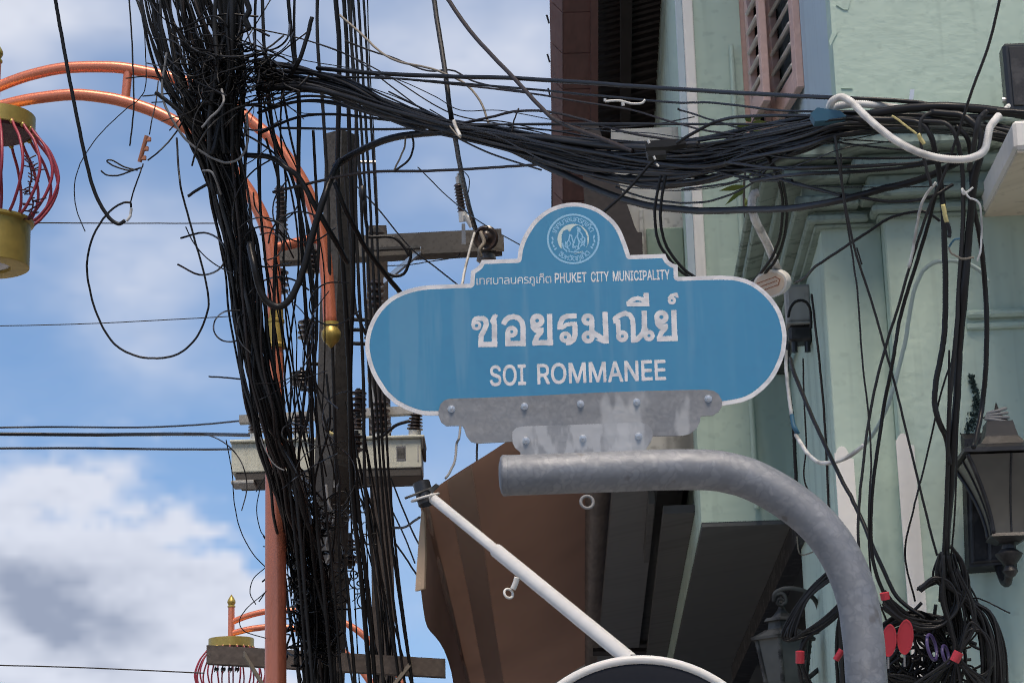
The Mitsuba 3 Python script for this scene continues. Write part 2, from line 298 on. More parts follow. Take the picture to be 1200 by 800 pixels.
# receding face and the nearer front
zc_hi = PY(1060, 143, YB - 0.235)[2]
obj('return_wall', box(X1, X1 + 0.12, Y1 + 0.15, Y0, 0.12, zc_hi), 'wall_green', house)
obj('return_wall', box(X2, X2 + 0.12, Y1 + 0.15, Y0 - 0.001, zc_hi, ZT), 'wall_blue', house)
obj('return_ledge', box(X1, X2 + 0.1, Y1 + 0.02, Y0, zc_hi - 0.05, zc_hi - 0.003), 'wall_green', house)
obj('link_wall', box(xw1 + 0.001, X2, Y0 + 0.001, Y0 + 0.22, zc_hi, ZT - 0.01), 'wall_blue', house)
rough = []
fw = box(X2 - 0.002, XE, Y1, Y1 + 0.149, zc_hi + 0.001, ZT)
obj('front_wall', fw, 'wall_green', house)
obj('pilaster', box(X1 - 0.003, XB, Y1, Y1 + 0.15, 0.12, zc_hi - 0.002, 0.004), 'wall_green', house)
obj('pilaster', box(XB, XE, YB, Y1 + 0.15, 0.12, zc_hi - 0.004, 0.006), 'wall_green', house)
# plaster chips along the near corner
chips = []
for i in range(9):
    z = zc_hi + 0.05 + rng.random() * 1.9; a = rng.random() * 0.07
    c = np.array([X2 + a, Y1 - 0.001, z]); n = 7; ang = np.sort(rng.random(n) * 6.28); rr = (0.012 + 0.03 * rng.random()) * (0.6 + 0.6 * rng.random(n))
    chips.append(slab([c + np.array([rr[k] * math.cos(ang[k]), 0, 1.6 * rr[k] * math.sin(ang[k])]) for k in range(n)], (0, -0.005, 0)))
for c in chips: obj('plaster_flake', c, 'wall_green', house)
# cornice: layers wrapping the return and both breaks of the front: (v of lower edge on the front, projection)
layers = [(264, 0.03), (257, 0.06), (250, 0.035), (238, 0.105), (228, 0.075), (206, 0.155), (197, 0.12), (180, 0.215), (170, 0.175), (158, 0.24)]
zs = [PY(1030, v, Y1 - pr)[2] for v, pr in layers] + [zc_hi + 0.02]
for i, (v, pr) in enumerate(layers):
    z0, z1 = zs[i], max(zs[i + 1], zs[i] + 0.012) - 0.001
    m = cat(box(X1 - pr, XB - pr * 0.8 - 0.002, Y1 - pr, Y0, z0, z1, 0.008), box(XB - pr * 0.8, XE, YB - pr, YB + 0.05, z0, z1, 0.008))
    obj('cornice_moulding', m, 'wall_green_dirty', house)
# wall moulding at the right, and the projecting canopy slab
zm0, zm1 = PY(1170, 384, YB)[2], PY(1170, 364, YB)[2]
xm = PY(1132, 375, YB)[0]
obj('string_course', cat(box(xm, XE, YB - 0.035, YB, zm0 + (zm1 - zm0) * 0.55, zm1, 0.012), box(xm, XE, YB - 0.02, YB, zm0 - 0.006, zm0 + (zm1 - zm0) * 0.3, 0.006)), 'wall_green', house)
zsl = PY(1160, 254, YB)[2]
xsl = PY(1149, 240, YB)[0]
ysl = PZ(1187, 178, zsl)[1]
zst = PY(1186, 141, ysl)[2]
obj('canopy_slab', box(xsl, XE, ysl, YB - 0.001, zsl + 0.012, zst, 0.012), 'trim_white', house)
obj('canopy_soffit', box(xsl + 0.01, XE - 0.1, ysl + 0.012, YB - 0.002, zsl, zsl + 0.012), 'beige_concrete', house)
# white painted strips with rounded tops on the pilasters
for (u0, u1, vt, y) in ((979, 1001, 523, Y1), (1051, 1072, 508, YB)):
    a, b, t = PY(u0, vt + 30, y)[0], PY(u1, vt + 30, y)[0], PY(u0, vt, y)[2]
    w = b - a
    g = union_all([Polygon([(a, 0.2), (b, 0.2), (b, t - 0.75 * w), (a, t - 0.4 * w)]), affinity.scale(Point((a + b) / 2 - 0.1 * w, t - 0.7 * w).buffer(w * 0.42), 0.9, 1.6)])
    g = g.intersection(Polygon([(a, 0), (b, 0), (b, t + 1), (a, t + 1)]))
    M = np.eye(4); M[:3, 0], M[:3, 1], M[:3, 2], M[:3, 3] = (1, 0, 0), (0, 0, 1), (0, -1, 0), (0, y, 0)
    obj('white_strip', extrude(g, 0.012, M), 'trim_white', house)
# soffit of the jettied floor, beam, and the dim inside of the five-foot way
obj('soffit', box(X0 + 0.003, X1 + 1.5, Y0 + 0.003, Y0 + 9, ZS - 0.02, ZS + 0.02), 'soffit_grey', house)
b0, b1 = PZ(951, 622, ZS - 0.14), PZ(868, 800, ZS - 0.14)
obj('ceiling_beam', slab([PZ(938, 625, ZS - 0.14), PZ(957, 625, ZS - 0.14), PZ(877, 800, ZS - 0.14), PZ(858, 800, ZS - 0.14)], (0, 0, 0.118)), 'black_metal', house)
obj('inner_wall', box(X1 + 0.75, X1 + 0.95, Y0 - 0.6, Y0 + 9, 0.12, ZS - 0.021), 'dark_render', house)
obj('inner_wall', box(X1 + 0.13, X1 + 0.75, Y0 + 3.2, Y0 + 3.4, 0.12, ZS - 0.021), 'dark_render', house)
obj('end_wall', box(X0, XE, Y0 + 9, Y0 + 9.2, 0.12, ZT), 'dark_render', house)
obj('roof', hull([(X0 - 0.5, Y0 - 0.4, ZT), (XE, Y0 - 0.4, ZT), (X0 - 0.5, Y0 + 9.5, ZT), (XE, Y0 + 9.5, ZT), (X0 + 4, Y0 + 4, ZT + 2), (XE, Y0 + 4, ZT + 2), (X1, Y1 - 0.4, ZT), (XE, Y1 - 0.4, ZT)]), 'eave_brown', house)
# thin painted downpipe beside the window
pp = spline([PY(858, 56, Y0 - 0.03), PY(860.5, 100, Y0 - 0.03), PY(866, 200, Y0 - 0.03), PY(871, 330, Y0 - 0.03), PY(880, 600, Y0 - 0.03)])
pp = np.stack([np.full(12, PY(858, 80, Y0 - 0.03)[0]), np.full(12, Y0 - 0.035), np.linspace(PY(858, 56, Y0)[2], ZS + 0.05, 12)], 1)
obj('downpipe', cat(tube(pp, 0.013, 10), tube(pp[:2] * [[1, 1, 1]] + np.array([[0, 0, 0.02], [0, 0, 0.06]]) * 0, 0.013, 10)), 'wall_green', house, smooth=40)
if 0: obj('pipe_stain', slab([(pp[0][0] + 0.012, Y0 - 0.003, pp[0][2] + 0.02), (pp[0][0] + 0.02, Y0 - 0.003, pp[0][2] + 0.09), (pp[0][0] - 0.02, Y0 - 0.003, pp[0][2] + 0.03)], (0, 0.002, 0)), 'black_metal', house)

# shutters: leaves standing open at an angle
def shutter(u_h, u_e, v_ref, slope, vbot, y_h, label, nslat=13, stile_px=(7, 6)):
    z = PY(u_h, v_ref, y_h)[2]
    h = PY(u_h, v_ref, y_h); e = PZ(u_e, v_ref - (u_e - u_h) * slope, z)
    ax = e - h; w = np.linalg.norm(ax[:2]); ax = ax / np.linalg.norm(ax); nrm = unit(np.cross(ax, (0, 0, 1)))
    zb = PY(u_h, vbot, y_h)[2]; H = 1.75
    M = np.eye(4); M[:3, 0], M[:3, 1], M[:3, 2], M[:3, 3] = ax, (0, 0, 1), np.cross(ax, (0, 0, 1)), (h[0], h[1], zb)
    def part(x0, x1, y0, y1, c0, c1): m = box(x0, x1, y0, y1, c0, c1, 0.004); m.apply_transform(M); return m
    k = numbered(house + '__shutter')
    s = min(0.075, w * 0.16)
    scene[k] = mikit.ply(cat(part(0, s, 0, H, -0.018, 0.018), part(w - s, w, 0, H, -0.018, 0.018), part(s, w - s, 0, 0.11, -0.0175, 0.0175), part(s, w - s, H - 0.11, H, -0.0175, 0.0175)), 'pink_wood')
    if label: labels[k] = {'label': label}
    n = 15; pitch = (H - 0.22) / n
    for i in range(n):
        zc = 0.11 + pitch * (i + 0.5)
        m = box(s - 0.004, w - s + 0.004, -0.036, 0.036, -0.008, 0.008, 0.003)
        R = trimesh.transformations.rotation_matrix(math.radians(-38 + rng.normal() * 2.5), (1, 0, 0)); m.apply_transform(R); m.apply_translation([0, zc, 0]); m.apply_transform(M)
        obj('slat', m, 'slat_white', k)
    return M, w
shutter(907, 936, 110, 1.71, 150, Y0 - 0.02, 'pink shutter leaf with wide open louvres beside the bluish wall')
shutter(882, 897, 110, 1.9, 146, Y0 - 0.02, 'narrow pink shutter leaf folded beside the window opening')
jx = PY(880, 100, Y0)[0]
obj('window_frame', cat(box(xw0, xw0 + 0.03, Y0 + 0.02, Y0 + 0.1, ZW, ZW + 2.0), box(PY(900, 100, Y0)[0] - 0.02, PY(900, 100, Y0)[0] + 0.02, Y0 + 0.02, Y0 + 0.1, ZW, ZW + 2.0), box(xw0, X2 - 0.01, Y0 - 0.03, Y0 + 0.12, ZW - 0.05, ZW - 0.001)), 'pink_wood', house)
for i in range(9):
    z = ZW + 0.16 + 0.21 * i
    m = box(xw0 + 0.03, PY(880, 100, Y0)[0], Y0 + 0.04, Y0 + 0.06, z, z + 0.055, 0.004)
    obj('slat', m, 'slat_white', numbered(house + '__window_louvre') if i == 0 else LOUV)
    if i == 0: LOUV = house + '__window_louvre'

# ---------------------------------------------------------------- neighbouring shophouse further down the lane
nb = thing('shophouse', 'dark neighbouring shophouse with brown boxed eave over its stained grey end wall', 'building')
corner = lambda v: hit(803, v, (X0, 0, 0), (1, 0, 0))
YE = PX(803, 322, X0)[1]
XN = PY(722, 300, YE)[0]                                               # its lane face
ze_top = PY(760, 150, YE)[2]; ZNS = PY(745, 562, YE)[2]                 # underside of its jettied floor
zsage = PY(760, 271, YE)[2]
obj('end_wall', box(XN, X0 + 0.0, YE, YE + 0.2, ZNS, ze_top), 'wall_grey', nb)
obj('end_wall_base', box(PY(758, 300, YE)[0], X0 - 0.002, YE - 0.05, YE - 0.001, PY(760, 450, YE)[2], zsage, 0.006), 'wall_sage', nb)
obj('mullion', box(PY(749, 260, YE)[0], PY(754, 260, YE)[0], YE - 0.03, YE - 0.001, zsage - 0.25, PY(750, 247, YE)[2], 0.004), 'wall_grey', nb)
gx0, gx1 = PY(724, 700, YE)[0], PY(771, 600, YE)[0]
XG = PZ(772, 565, ZNS)[0]
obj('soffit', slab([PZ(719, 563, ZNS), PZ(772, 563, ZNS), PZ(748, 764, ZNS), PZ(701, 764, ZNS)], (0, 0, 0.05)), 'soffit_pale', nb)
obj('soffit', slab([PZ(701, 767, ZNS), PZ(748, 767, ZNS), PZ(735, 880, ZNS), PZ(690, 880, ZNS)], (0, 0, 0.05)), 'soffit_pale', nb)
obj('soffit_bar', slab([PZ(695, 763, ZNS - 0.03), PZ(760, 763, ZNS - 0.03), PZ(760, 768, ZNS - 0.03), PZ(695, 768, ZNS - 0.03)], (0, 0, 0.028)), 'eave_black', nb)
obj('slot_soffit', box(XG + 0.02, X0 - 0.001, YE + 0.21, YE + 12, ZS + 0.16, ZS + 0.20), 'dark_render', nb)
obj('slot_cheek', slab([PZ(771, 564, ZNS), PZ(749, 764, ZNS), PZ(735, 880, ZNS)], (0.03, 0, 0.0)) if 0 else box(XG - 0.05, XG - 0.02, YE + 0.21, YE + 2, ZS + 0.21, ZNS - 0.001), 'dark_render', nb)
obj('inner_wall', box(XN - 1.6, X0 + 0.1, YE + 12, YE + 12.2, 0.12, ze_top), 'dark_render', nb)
obj('lane_wall', box(XN + 0.1, XN + 0.3, YE + 0.2, YE + 12, ZNS + 0.06, 5.2), 'dark_render', nb)
if 0: obj('lintel', box(XN + 0.2, X0 - 0.01, YE + 0.21, YE + 4, PY(760, 452, YE)[2], PY(760, 440, YE)[2]), 'dark_render', nb)
if 0: obj('pier_ledge', box(gx0 - 0.05, gx1 + 0.0, YE - 0.135, YE - 0.121, PY(740, 766, YE)[2], PY(740, 760, YE)[2]), 'eave_black', nb)
ZE = 6.5
vj = [-60, -22, 15, 63, 105, 142, 176, 207, 236, 262]
for i in range(len(vj) - 1):
    a, b, c, d_ = PZ(660, vj[i] + 0.6, ZE), PZ(692, vj[i] - 0.4, ZE), PZ(692, vj[i + 1] - 1.6, ZE), PZ(660, vj[i + 1] - 0.6, ZE)
    obj('eave_board', slab([a, b, c, d_], (0, 0, 0.03)), 'eave_brown', nb)
    e = np.array([-px(14.5, 13), 0, px(16, 13) * 1.0])
    obj('eave_board', slab([a + (-0.004, 0, 0.001), d_ + (-0.004, 0, 0.001), d_ + e, a + e], (0.02, 0, 0.02)), 'eave_brown', nb)
for v in (43, 88, 127):
    q = PZ(660, v, ZE) + np.array([-px(15.5, 13), 0, px(17, 13)])
    obj('gutter_clip', cat(rod(q, q + np.array([-0.012, 0, 0.05]), 0.006, 6)), 'black_metal', nb)
zt2 = ZE + 0.26
obj('eave_beam', slab([PZ(692.5, -60, ZE - 0.02), PZ(701, -60, ZE - 0.02), PZ(701, 262, ZE - 0.02), PZ(692.5, 262, ZE - 0.02)], (0, 0, 0.2)), 'eave_brown', nb)
k = 0
for v in np.geomspace(40, 330, 42) - 110:
    a, b = PZ(700, v, zt2), PZ(830, v - 34, zt2)
    w = px(5.2, 13) * 1.7
    s = np.array([0, 1, 0.0])
    obj('soffit_batten', slab([a, b, b + s * w, a + s * w], (0, 0, 0.03)), 'eave_black', nb)
obj('soffit_deck', slab([PZ(690, -90, zt2 + 0.07), PZ(840, -90, zt2 + 0.07), PZ(840, 300, zt2 + 0.07), PZ(690, 300, zt2 + 0.07)], (0, 0, 0.04)), 'eave_black', nb)
obj('rafter', slab([PZ(727, -60, zt2 - 0.07), PZ(742, -60, zt2 - 0.07), PZ(737, 262, zt2 - 0.07), PZ(727, 262, zt2 - 0.07)], (0, 0, 0.068)), 'eave_black', nb)
yb = PZ(700, 225, ZE)[1] + 0.3
obj('back_wall', box(XN + 0.1, X0 + 1.5, yb, yb + 0.2, ZNS + 0.1, ZE + 0.5), 'eave_black', nb)
obj('lane_wall', box(XN + 0.1, XN + 0.3, yb + 0.201, YE + 12, 5.2, ZE + 0.3), 'dark_render', nb)
obj('side_wall', box(X0 + 0.02, X0 + 0.1, YE + 0.25, yb, ze_top - 0.6, ZE + 0.5), 'eave_black', nb)
obj('roof', slab([PZ(646, -70, ZE + 0.32), PZ(900, -70, ZE + 0.32), PZ(900, 262, ZE + 0.32), PZ(646, 262, ZE + 0.32)], (0.1, 0, 0.25)), 'eave_black', nb)
br = [PY(700, 150, YE - 0.04), PY(722, 214, YE - 0.04), PY(733, 240, YE - 0.04), PY(744, 272, YE - 0.04), PY(747, 278, YE - 0.04), PY(752, 278, YE - 0.04), PY(754, 330, YE - 0.04), PY(690, 330, YE - 0.04), PY(680, 150, YE - 0.04)]
M = np.eye(4); M[:3, 0], M[:3, 1], M[:3, 2], M[:3, 3] = (1, 0, 0), (0, 0, 1), (0, -1, 0), (0, YE - 0.04, 0)
obj('roof_bracket', extrude(Polygon([(q[0], q[2]) for q in br]), 0.08, M), 'eave_black', nb)

# ---------------------------------------------------------------- awning over the lane
aw = thing('awning', 'brown canvas awning with white folding arm and dark roller seen from below', 'awning')
ZR, ZF = 4.05, 3.62
rn, rf = PZ(704, 440, ZR), PZ(694, 800, ZR)
fn, ff = PZ(495, 583, ZF), PZ(552, 860, ZF)
def lerp(a, b, t): return a + (b - a) * t
nu, nv = 22, 26
V = np.zeros((nu, nv, 3))
rlen = rf
far_r = PZ(690, 776, ZR - 0.02); far_f = PZ(560, 850, ZF)
for i in range(nu):
    for j in range(nv):
        s, t = i / (nu - 1), j / (nv - 1)
        p = lerp(lerp(rn, far_r, t), lerp(fn, far_f, t), s)
        sag = -0.05 * math.sin(math.pi * s) * math.sin(math.pi * t) - 0.022 * math.sin(t * math.pi * 5) * s * s
        V[i, j] = p + np.array([0, 0, sag + 0.006 * math.sin(9 * s + 14 * t)])
idx = np.arange(nu * nv).reshape(nu, nv)
q = np.stack([idx[:-1, :-1], idx[1:, :-1], idx[1:, 1:], idx[:-1, 1:]], -1).reshape(-1, 4)
top = V.reshape(-1, 3); F = np.vstack([q[:, [0, 1, 2]], q[:, [0, 2, 3]]])
sheet = trimesh.Trimesh(top, F, process=False)
obj('canvas', sheet, 'awning_brown', aw, smooth=True)
# hem band sewn along the front on the underside
hb = [V[nu - 1 - i, j] + (0, 0, -0.006) for j in range(nv) for i in (3, 6)]
hv = np.array(hb); hf = []
for j in range(nv - 1): a = 2 * j; hf += [[a, a + 1, a + 3], [a, a + 3, a + 2]]
obj('hem_band', trimesh.Trimesh(hv, hf, process=False), 'awning_dark', aw, smooth=True)
# valance flap hanging along the front bar
vv = []; nvv = 30
for j in range(nvv):
    t = j / (nvv - 1); jj = t * (nv - 1); j0 = min(int(jj), nv - 2); p = lerp(V[nu - 1, j0], V[nu - 1, j0 + 1], jj - j0)
    drop = 0.36 + 0.03 * math.sin(t * 20)
    for k_, zz in enumerate((0.004, -0.4 * drop, -drop)):
        vv.append(p + np.array([-0.022 * k_ * (1 - t) + 0.02 * (k_ > 0) * math.sin(t * 17 + k_), 0, zz]))
vv = np.array(vv); vf = []
for j in range(nvv - 1):
    for k_ in range(2): a = 3 * j + k_; vf += [[a, a + 3, a + 4], [a, a + 4, a + 1]]
bar_dir = unit(far_f - fn)
obj('valance', trimesh.Trimesh(vv, vf, process=False), 'awning_brown', aw, smooth=True)
fl = [PY(494, 596, fn[1] - 0.01), PY(490, 640, fn[1] - 0.01), PY(486.5, 692, fn[1] - 0.01), PY(497, 689, fn[1] - 0.01), PY(498, 650, fn[1] - 0.01), PY(497, 600, fn[1] - 0.01)]
obj('valance_edge', slab(fl, (0.006, 0.02, 0)), 'awning_tan', aw)
obj('front_bar', rod(fn - bar_dir * 0.05, far_f, 0.022, 12), 'awning_dark', aw, smooth=40)
ra = unit(far_r - rn)
obj('roller', tube(np.array([lerp(rn, rf, t) for t in np.linspace(-0.02, 1.1, 14)]) + (0, 0, -0.02), 0.078, 20), 'roller_grey', aw, smooth=40)
a0 = D(500, 578, np.linalg.norm(0) + (fn - CAM) @ FWD - 0.05); a2 = D(746, 779, 8.7); a1 = lerp(a0, a2, 0.395)
obj('arm', cat(rod(a0, a1, px(6.6, 9.5) * 0.98, 14)), 'white_paint', aw, smooth=40)
obj('arm', cat(rod(a1 - (a2 - a1) * 0.03, a2 + (a2 - a0) * 0.3, px(9.2, 9.0), 14)), 'white_paint', aw, smooth=40)
cd = unit(np.array([-0.25, 0.1, 1.0])) 
cp = D(497, 578, (a0 - CAM) @ FWD - 0.03)
obj('end_cap', rod(cp - cd * 0.055, cp + cd * 0.055, 0.042, 18), 'black_plastic', aw, smooth=40)
obj('hoop', ring_mesh(cp - cd * 0.02, cd + np.array([0, -0.25, 0]), 0.066, 0.006), 'white_plastic', aw, smooth=True)
obj('cross_pin', rod(cp - cd * 0.01 + (-0.09, -0.05, -0.02), cp - cd * 0.01 + (0.07, -0.03, 0.04), 0.006, 8), 'iron_grey', aw)
e0 = D(607, 678, 9.2)
ey = D(688, 588, 8.2)
hk = spline([D(606, 676, 9.15), D(604, 683, 9.15), D(601, 690, 9.15)])
obj('hook', cat(tube(hk, 0.012, 8), ring_mesh(D(596, 695, 9.15), (0.6, -1, 0.3), 0.02, 0.0055)), 'white_plastic', aw, smooth=True)
obj('eyelet', ring_mesh(ey, (0.15, -1, 0.1), px(7.4, 8.2), px(1.9, 8.2)), 'grey_cable', aw, smooth=True)
obj('side_bracket', slab([D(502, 573, 9.6), D(511, 566, 9.6), D(514, 569, 9.6), D(506, 577, 9.6)], (0, 0.02, 0)), 'iron_grey', aw)

# ---------------------------------------------------------------- street sign on its bent galvanised post
S0 = D(675, 380, 4.95)
sx = np.array([1.0, 0, 0]); sz = np.array([0, 0, 1.0]); sn = np.array([0, -1.0, 0])
MS = np.eye(4); MS[:3, 0], MS[:3, 1], MS[:3, 2], MS[:3, 3] = sx, sz, sn, S0
def sp(u, v, c=0.0):
    q = hit(u, v, S0 + sn * c, sn) - S0; return np.array([q @ sx, q @ sz])
def sw(u, v, c=0.0): return hit(u, v, S0 + sn * c, sn)
def spoly(pts, c=0.0): return Polygon([sp(u, v, c) for u, v in pts]).buffer(0)
def curve(pts, n=6, c=0.0): return spline([np.append(sp(u, v, c), 0) for u, v in pts], n=n)[:, :2]
K = np.linalg.norm(sp(700, 380) - sp(600, 380)) / 100                    # metres per pixel on the sign
sign = thing('street_sign', 'blue street name sign with white Thai and English lettering bolted to a bent galvanised post', 'street sign')
def arc(c, r, a0, a1, n=24): return [(c[0] + r * math.cos(math.radians(a)), c[1] - r * math.sin(math.radians(a))) for a in np.linspace(a0, a1, n)]
seg = []
seg += [tuple(x) for x in curve([(450, 461), (437, 440), (430, 420), (428, 403), (432, 383), (442, 364), (457, 349), (475, 340), (496, 335), (520, 333.5), (551, 332.4)])]
seg += [tuple(sp(552, 317))] + [tuple(x) for x in curve([(552.3, 317), (557, 314.5), (561.5, 310.5), (564.5, 304.6)])]
seg += [tuple(sp(606.3, 303.2))]
seg += [tuple(x) for x in curve([(606.5, 302), (608, 292), (612, 280), (618, 269), (627, 257), (640, 246.5), (655, 240), (672, 237.4), (688, 239.5), (703, 245.5), (718, 257), (727, 269), (733, 283), (736.5, 293), (738.3, 299)])]
seg += [tuple(sp(779.5, 297.5))] + [tuple(x) for x in curve([(779.6, 297.6), (783, 304.5), (788, 308.5), (794.2, 310.5)])]
seg += [tuple(sp(794.6, 324.3))]
seg += [tuple(x) for x in curve([(845, 322.8), (865, 324.5), (884, 331.5), (901, 345), (914, 363), (920.5, 383), (921.5, 400), (918, 419), (907, 442), (890, 460), (872, 470), (847, 475)])]
seg += [tuple(x) for x in curve([(515, 486.5), (495, 485.8), (478, 480.5), (463, 473)])]
outline = Polygon(seg).buffer(0)
obj('panel', extrude(outline, 0.004, MS, -0.004), 'sign_white', sign)
inner = outline.buffer(-5.2 * K, join_style=1)
obj('blue_face', extrude(inner, 0.0008, MS, 0.0), 'sign_blue', sign)
# a thin white keyline is all that is left outside the blue
letter_c, letter_h = 0.0008, 0.0008
def strokes(scale, ox, oy, items, name, label=None):
    g = []
    for it in items:
        if it[0] == 'o':
            _, x, y, r, w = it; x, y = sp(ox + x / scale, oy + y / scale)
            g.append(Point(x, y).buffer((r + w / 2) / scale * K).difference(Point(x, y).buffer((r - w / 2) / scale * K)))
        elif it[0] == 'p': g.append(Polygon([sp(ox + x / scale, oy + y / scale) for x, y in it[1]]).buffer(0))
        else:
            _, w, pts = it
            g.append(LineString([sp(ox + x / scale, oy + y / scale) for x, y in pts]).buffer(w / 2 / scale * K, cap_style='flat', join_style='round'))
    return union_all(g)
W = 50
glyphs = {
 'so': (8, 540, 330, [('o', 147, 413, 31, 30), ('l', 36, [(116, 412), (122, 365), (140, 345), (163, 342)]), ('l', 44, [(150, 342), (185, 348), (210, 342)]), ('l', W, [(198, 340), (232, 362), (240, 400), (222, 450), (192, 505), (188, 570), (188, 592)]), ('l', W, [(163, 590), (343, 588)]), ('l', W, [(316, 612), (316, 400), (306, 372)]), ('l', 36, [(300, 385), (318, 335), (336, 311)]), ('p', [(270, 372), (300, 314), (346, 311), (332, 345), (338, 400), (292, 400)])]),
 'o': (8, 540, 330, [('o', 477, 470, 36, 42), ('l', W, [(440, 470), (440, 606)]), ('l', W, [(416, 581), (611, 579)]), ('l', W, [(584, 606), (584, 425), (572, 375), (540, 341), (495, 329), (450, 338), (420, 362), (398, 402)])]),
 'yo': (8, 540, 330, [('o', 716, 366, 43, 50), ('l', W, [(675, 380), (680, 430), (708, 458), (776, 456)]), ('l', 46, [(755, 446), (748, 480), (715, 515), (696, 560), (696, 600)]), ('l', W, [(670, 574), (866, 572)]), ('l', W, [(836, 600), (832, 304)])]),
 'ro': (8, 540, 330, [('l', W, [(1086, 322), (995, 324), (955, 345), (934, 390), (931, 449)]), ('l', 40, [(905, 432), (955, 430), (990, 404), (1040, 396), (1080, 396)]), ('l', W, [(1062, 380), (1070, 420), (1071, 500), (1056, 545), (1020, 570), (985, 572)]), ('o', 980, 521, 35, 40)]),
 'mo': (8, 660, 330, [('o', 231, 356, 38, 44), ('l', W, [(268, 360), (268, 520)]), ('o', 234, 520, 39, 44), ('l', W, [(262, 470), (330, 510), (405, 560)]), ('l', W, [(403, 581), (392, 284)]), ('p', [(300, 545), (420, 520), (431, 580), (375, 580)])]),
 'no': (8, 660, 330, [('p', [(462, 345), (500, 310), (525, 340), (500, 392), (472, 394)]), ('l', 46, [(480, 350), (530, 315), (580, 297), (625, 313), (650, 355), (656, 420), (658, 572)]), ('l', 44, [(512, 355), (522, 520)]), ('o', 553, 512, 36, 42), ('l', W, [(645, 549), (690, 545), (745, 490), (762, 440), (760, 272)]), ('o', 804, 506, 34, 40), ('l', 44, [(745, 440), (790, 462)])]),
 'ii': (8, 660, 330, [('p', [(590, 192), (640, 150), (700, 136), (752, 150), (752, 108), (802, 106), (808, 233), (598, 234)])]),
 'yo2': (8, 660, 330, [('o', 920, 333, 43, 48), ('l', W, [(880, 345), (886, 395), (912, 424), (982, 420)]), ('l', 46, [(962, 408), (952, 445), (920, 478), (904, 520), (902, 562)]), ('l', W, [(878, 538), (1075, 532)]), ('l', W, [(1046, 558), (1036, 267)])]),
 'thanthakhat': (8, 660, 330, [('o', 1019, 178, 25, 28), ('l', 32, [(990, 165), (1015, 130), (1050, 122), (1070, 118)]), ('p', [(1040, 118), (1070, 106), (1084, 150), (1058, 152)])]),
}
for kk, (s_, ox, oy, it) in glyphs.items():
    g = strokes(s_, ox, oy, it, kk)
    if kk == 'ii': g = g.difference(strokes(8, 660, 330, [('p', [(648, 194), (690, 174), (738, 186), (736, 194)])], ''))
    obj('letter', extrude(g, letter_h, MS, letter_c), 'sign_white', sign)
def text_fit(text, p_bl, p_br, hpx, bold, name='letter', key='sign_white', c=letter_c, per=True, track=0):
    a, b = sp(*p_bl), sp(*p_br)
    m = meshkit.text_mesh(text, 1.0, depth=1.0, bold=bold); V = np.array(m.vertices)
    x0, x1 = V[:, 0].min(), V[:, 0].max(); L = np.linalg.norm(b - a); ex = (b - a) / L; ez = np.array([-ex[1], ex[0]])
    P = a + ((V[:, 0] - x0) / (x1 - x0) * L)[:, None] * ex + (V[:, 1] * hpx * K)[:, None] * ez
    W3 = S0 + P[:, :1] * sx + P[:, 1:2] * sz + (c + V[:, 2:3] * letter_h) * sn
    mm = trimesh.Trimesh(W3, m.faces, process=False)
    return obj(name, mm, key, sign)
text_fit('SOI', (574.3, 451.8), (616.6, 450.3), 23.4, True, 'lettering')
text_fit('ROMMANEE', (629.8, 449.8), (780.6, 444.6), 23.2, True, 'lettering')
text_fit('PHUKET', (650.3, 331.6), (687.6, 330.4), 11.6, True, 'lettering')
text_fit('CITY', (692.6, 330.2), (713.6, 329.5), 11.6, True, 'lettering')
text_fit('MUNICIPALITY', (718.3, 329.4), (785.0, 327.3), 11.6, True, 'lettering')
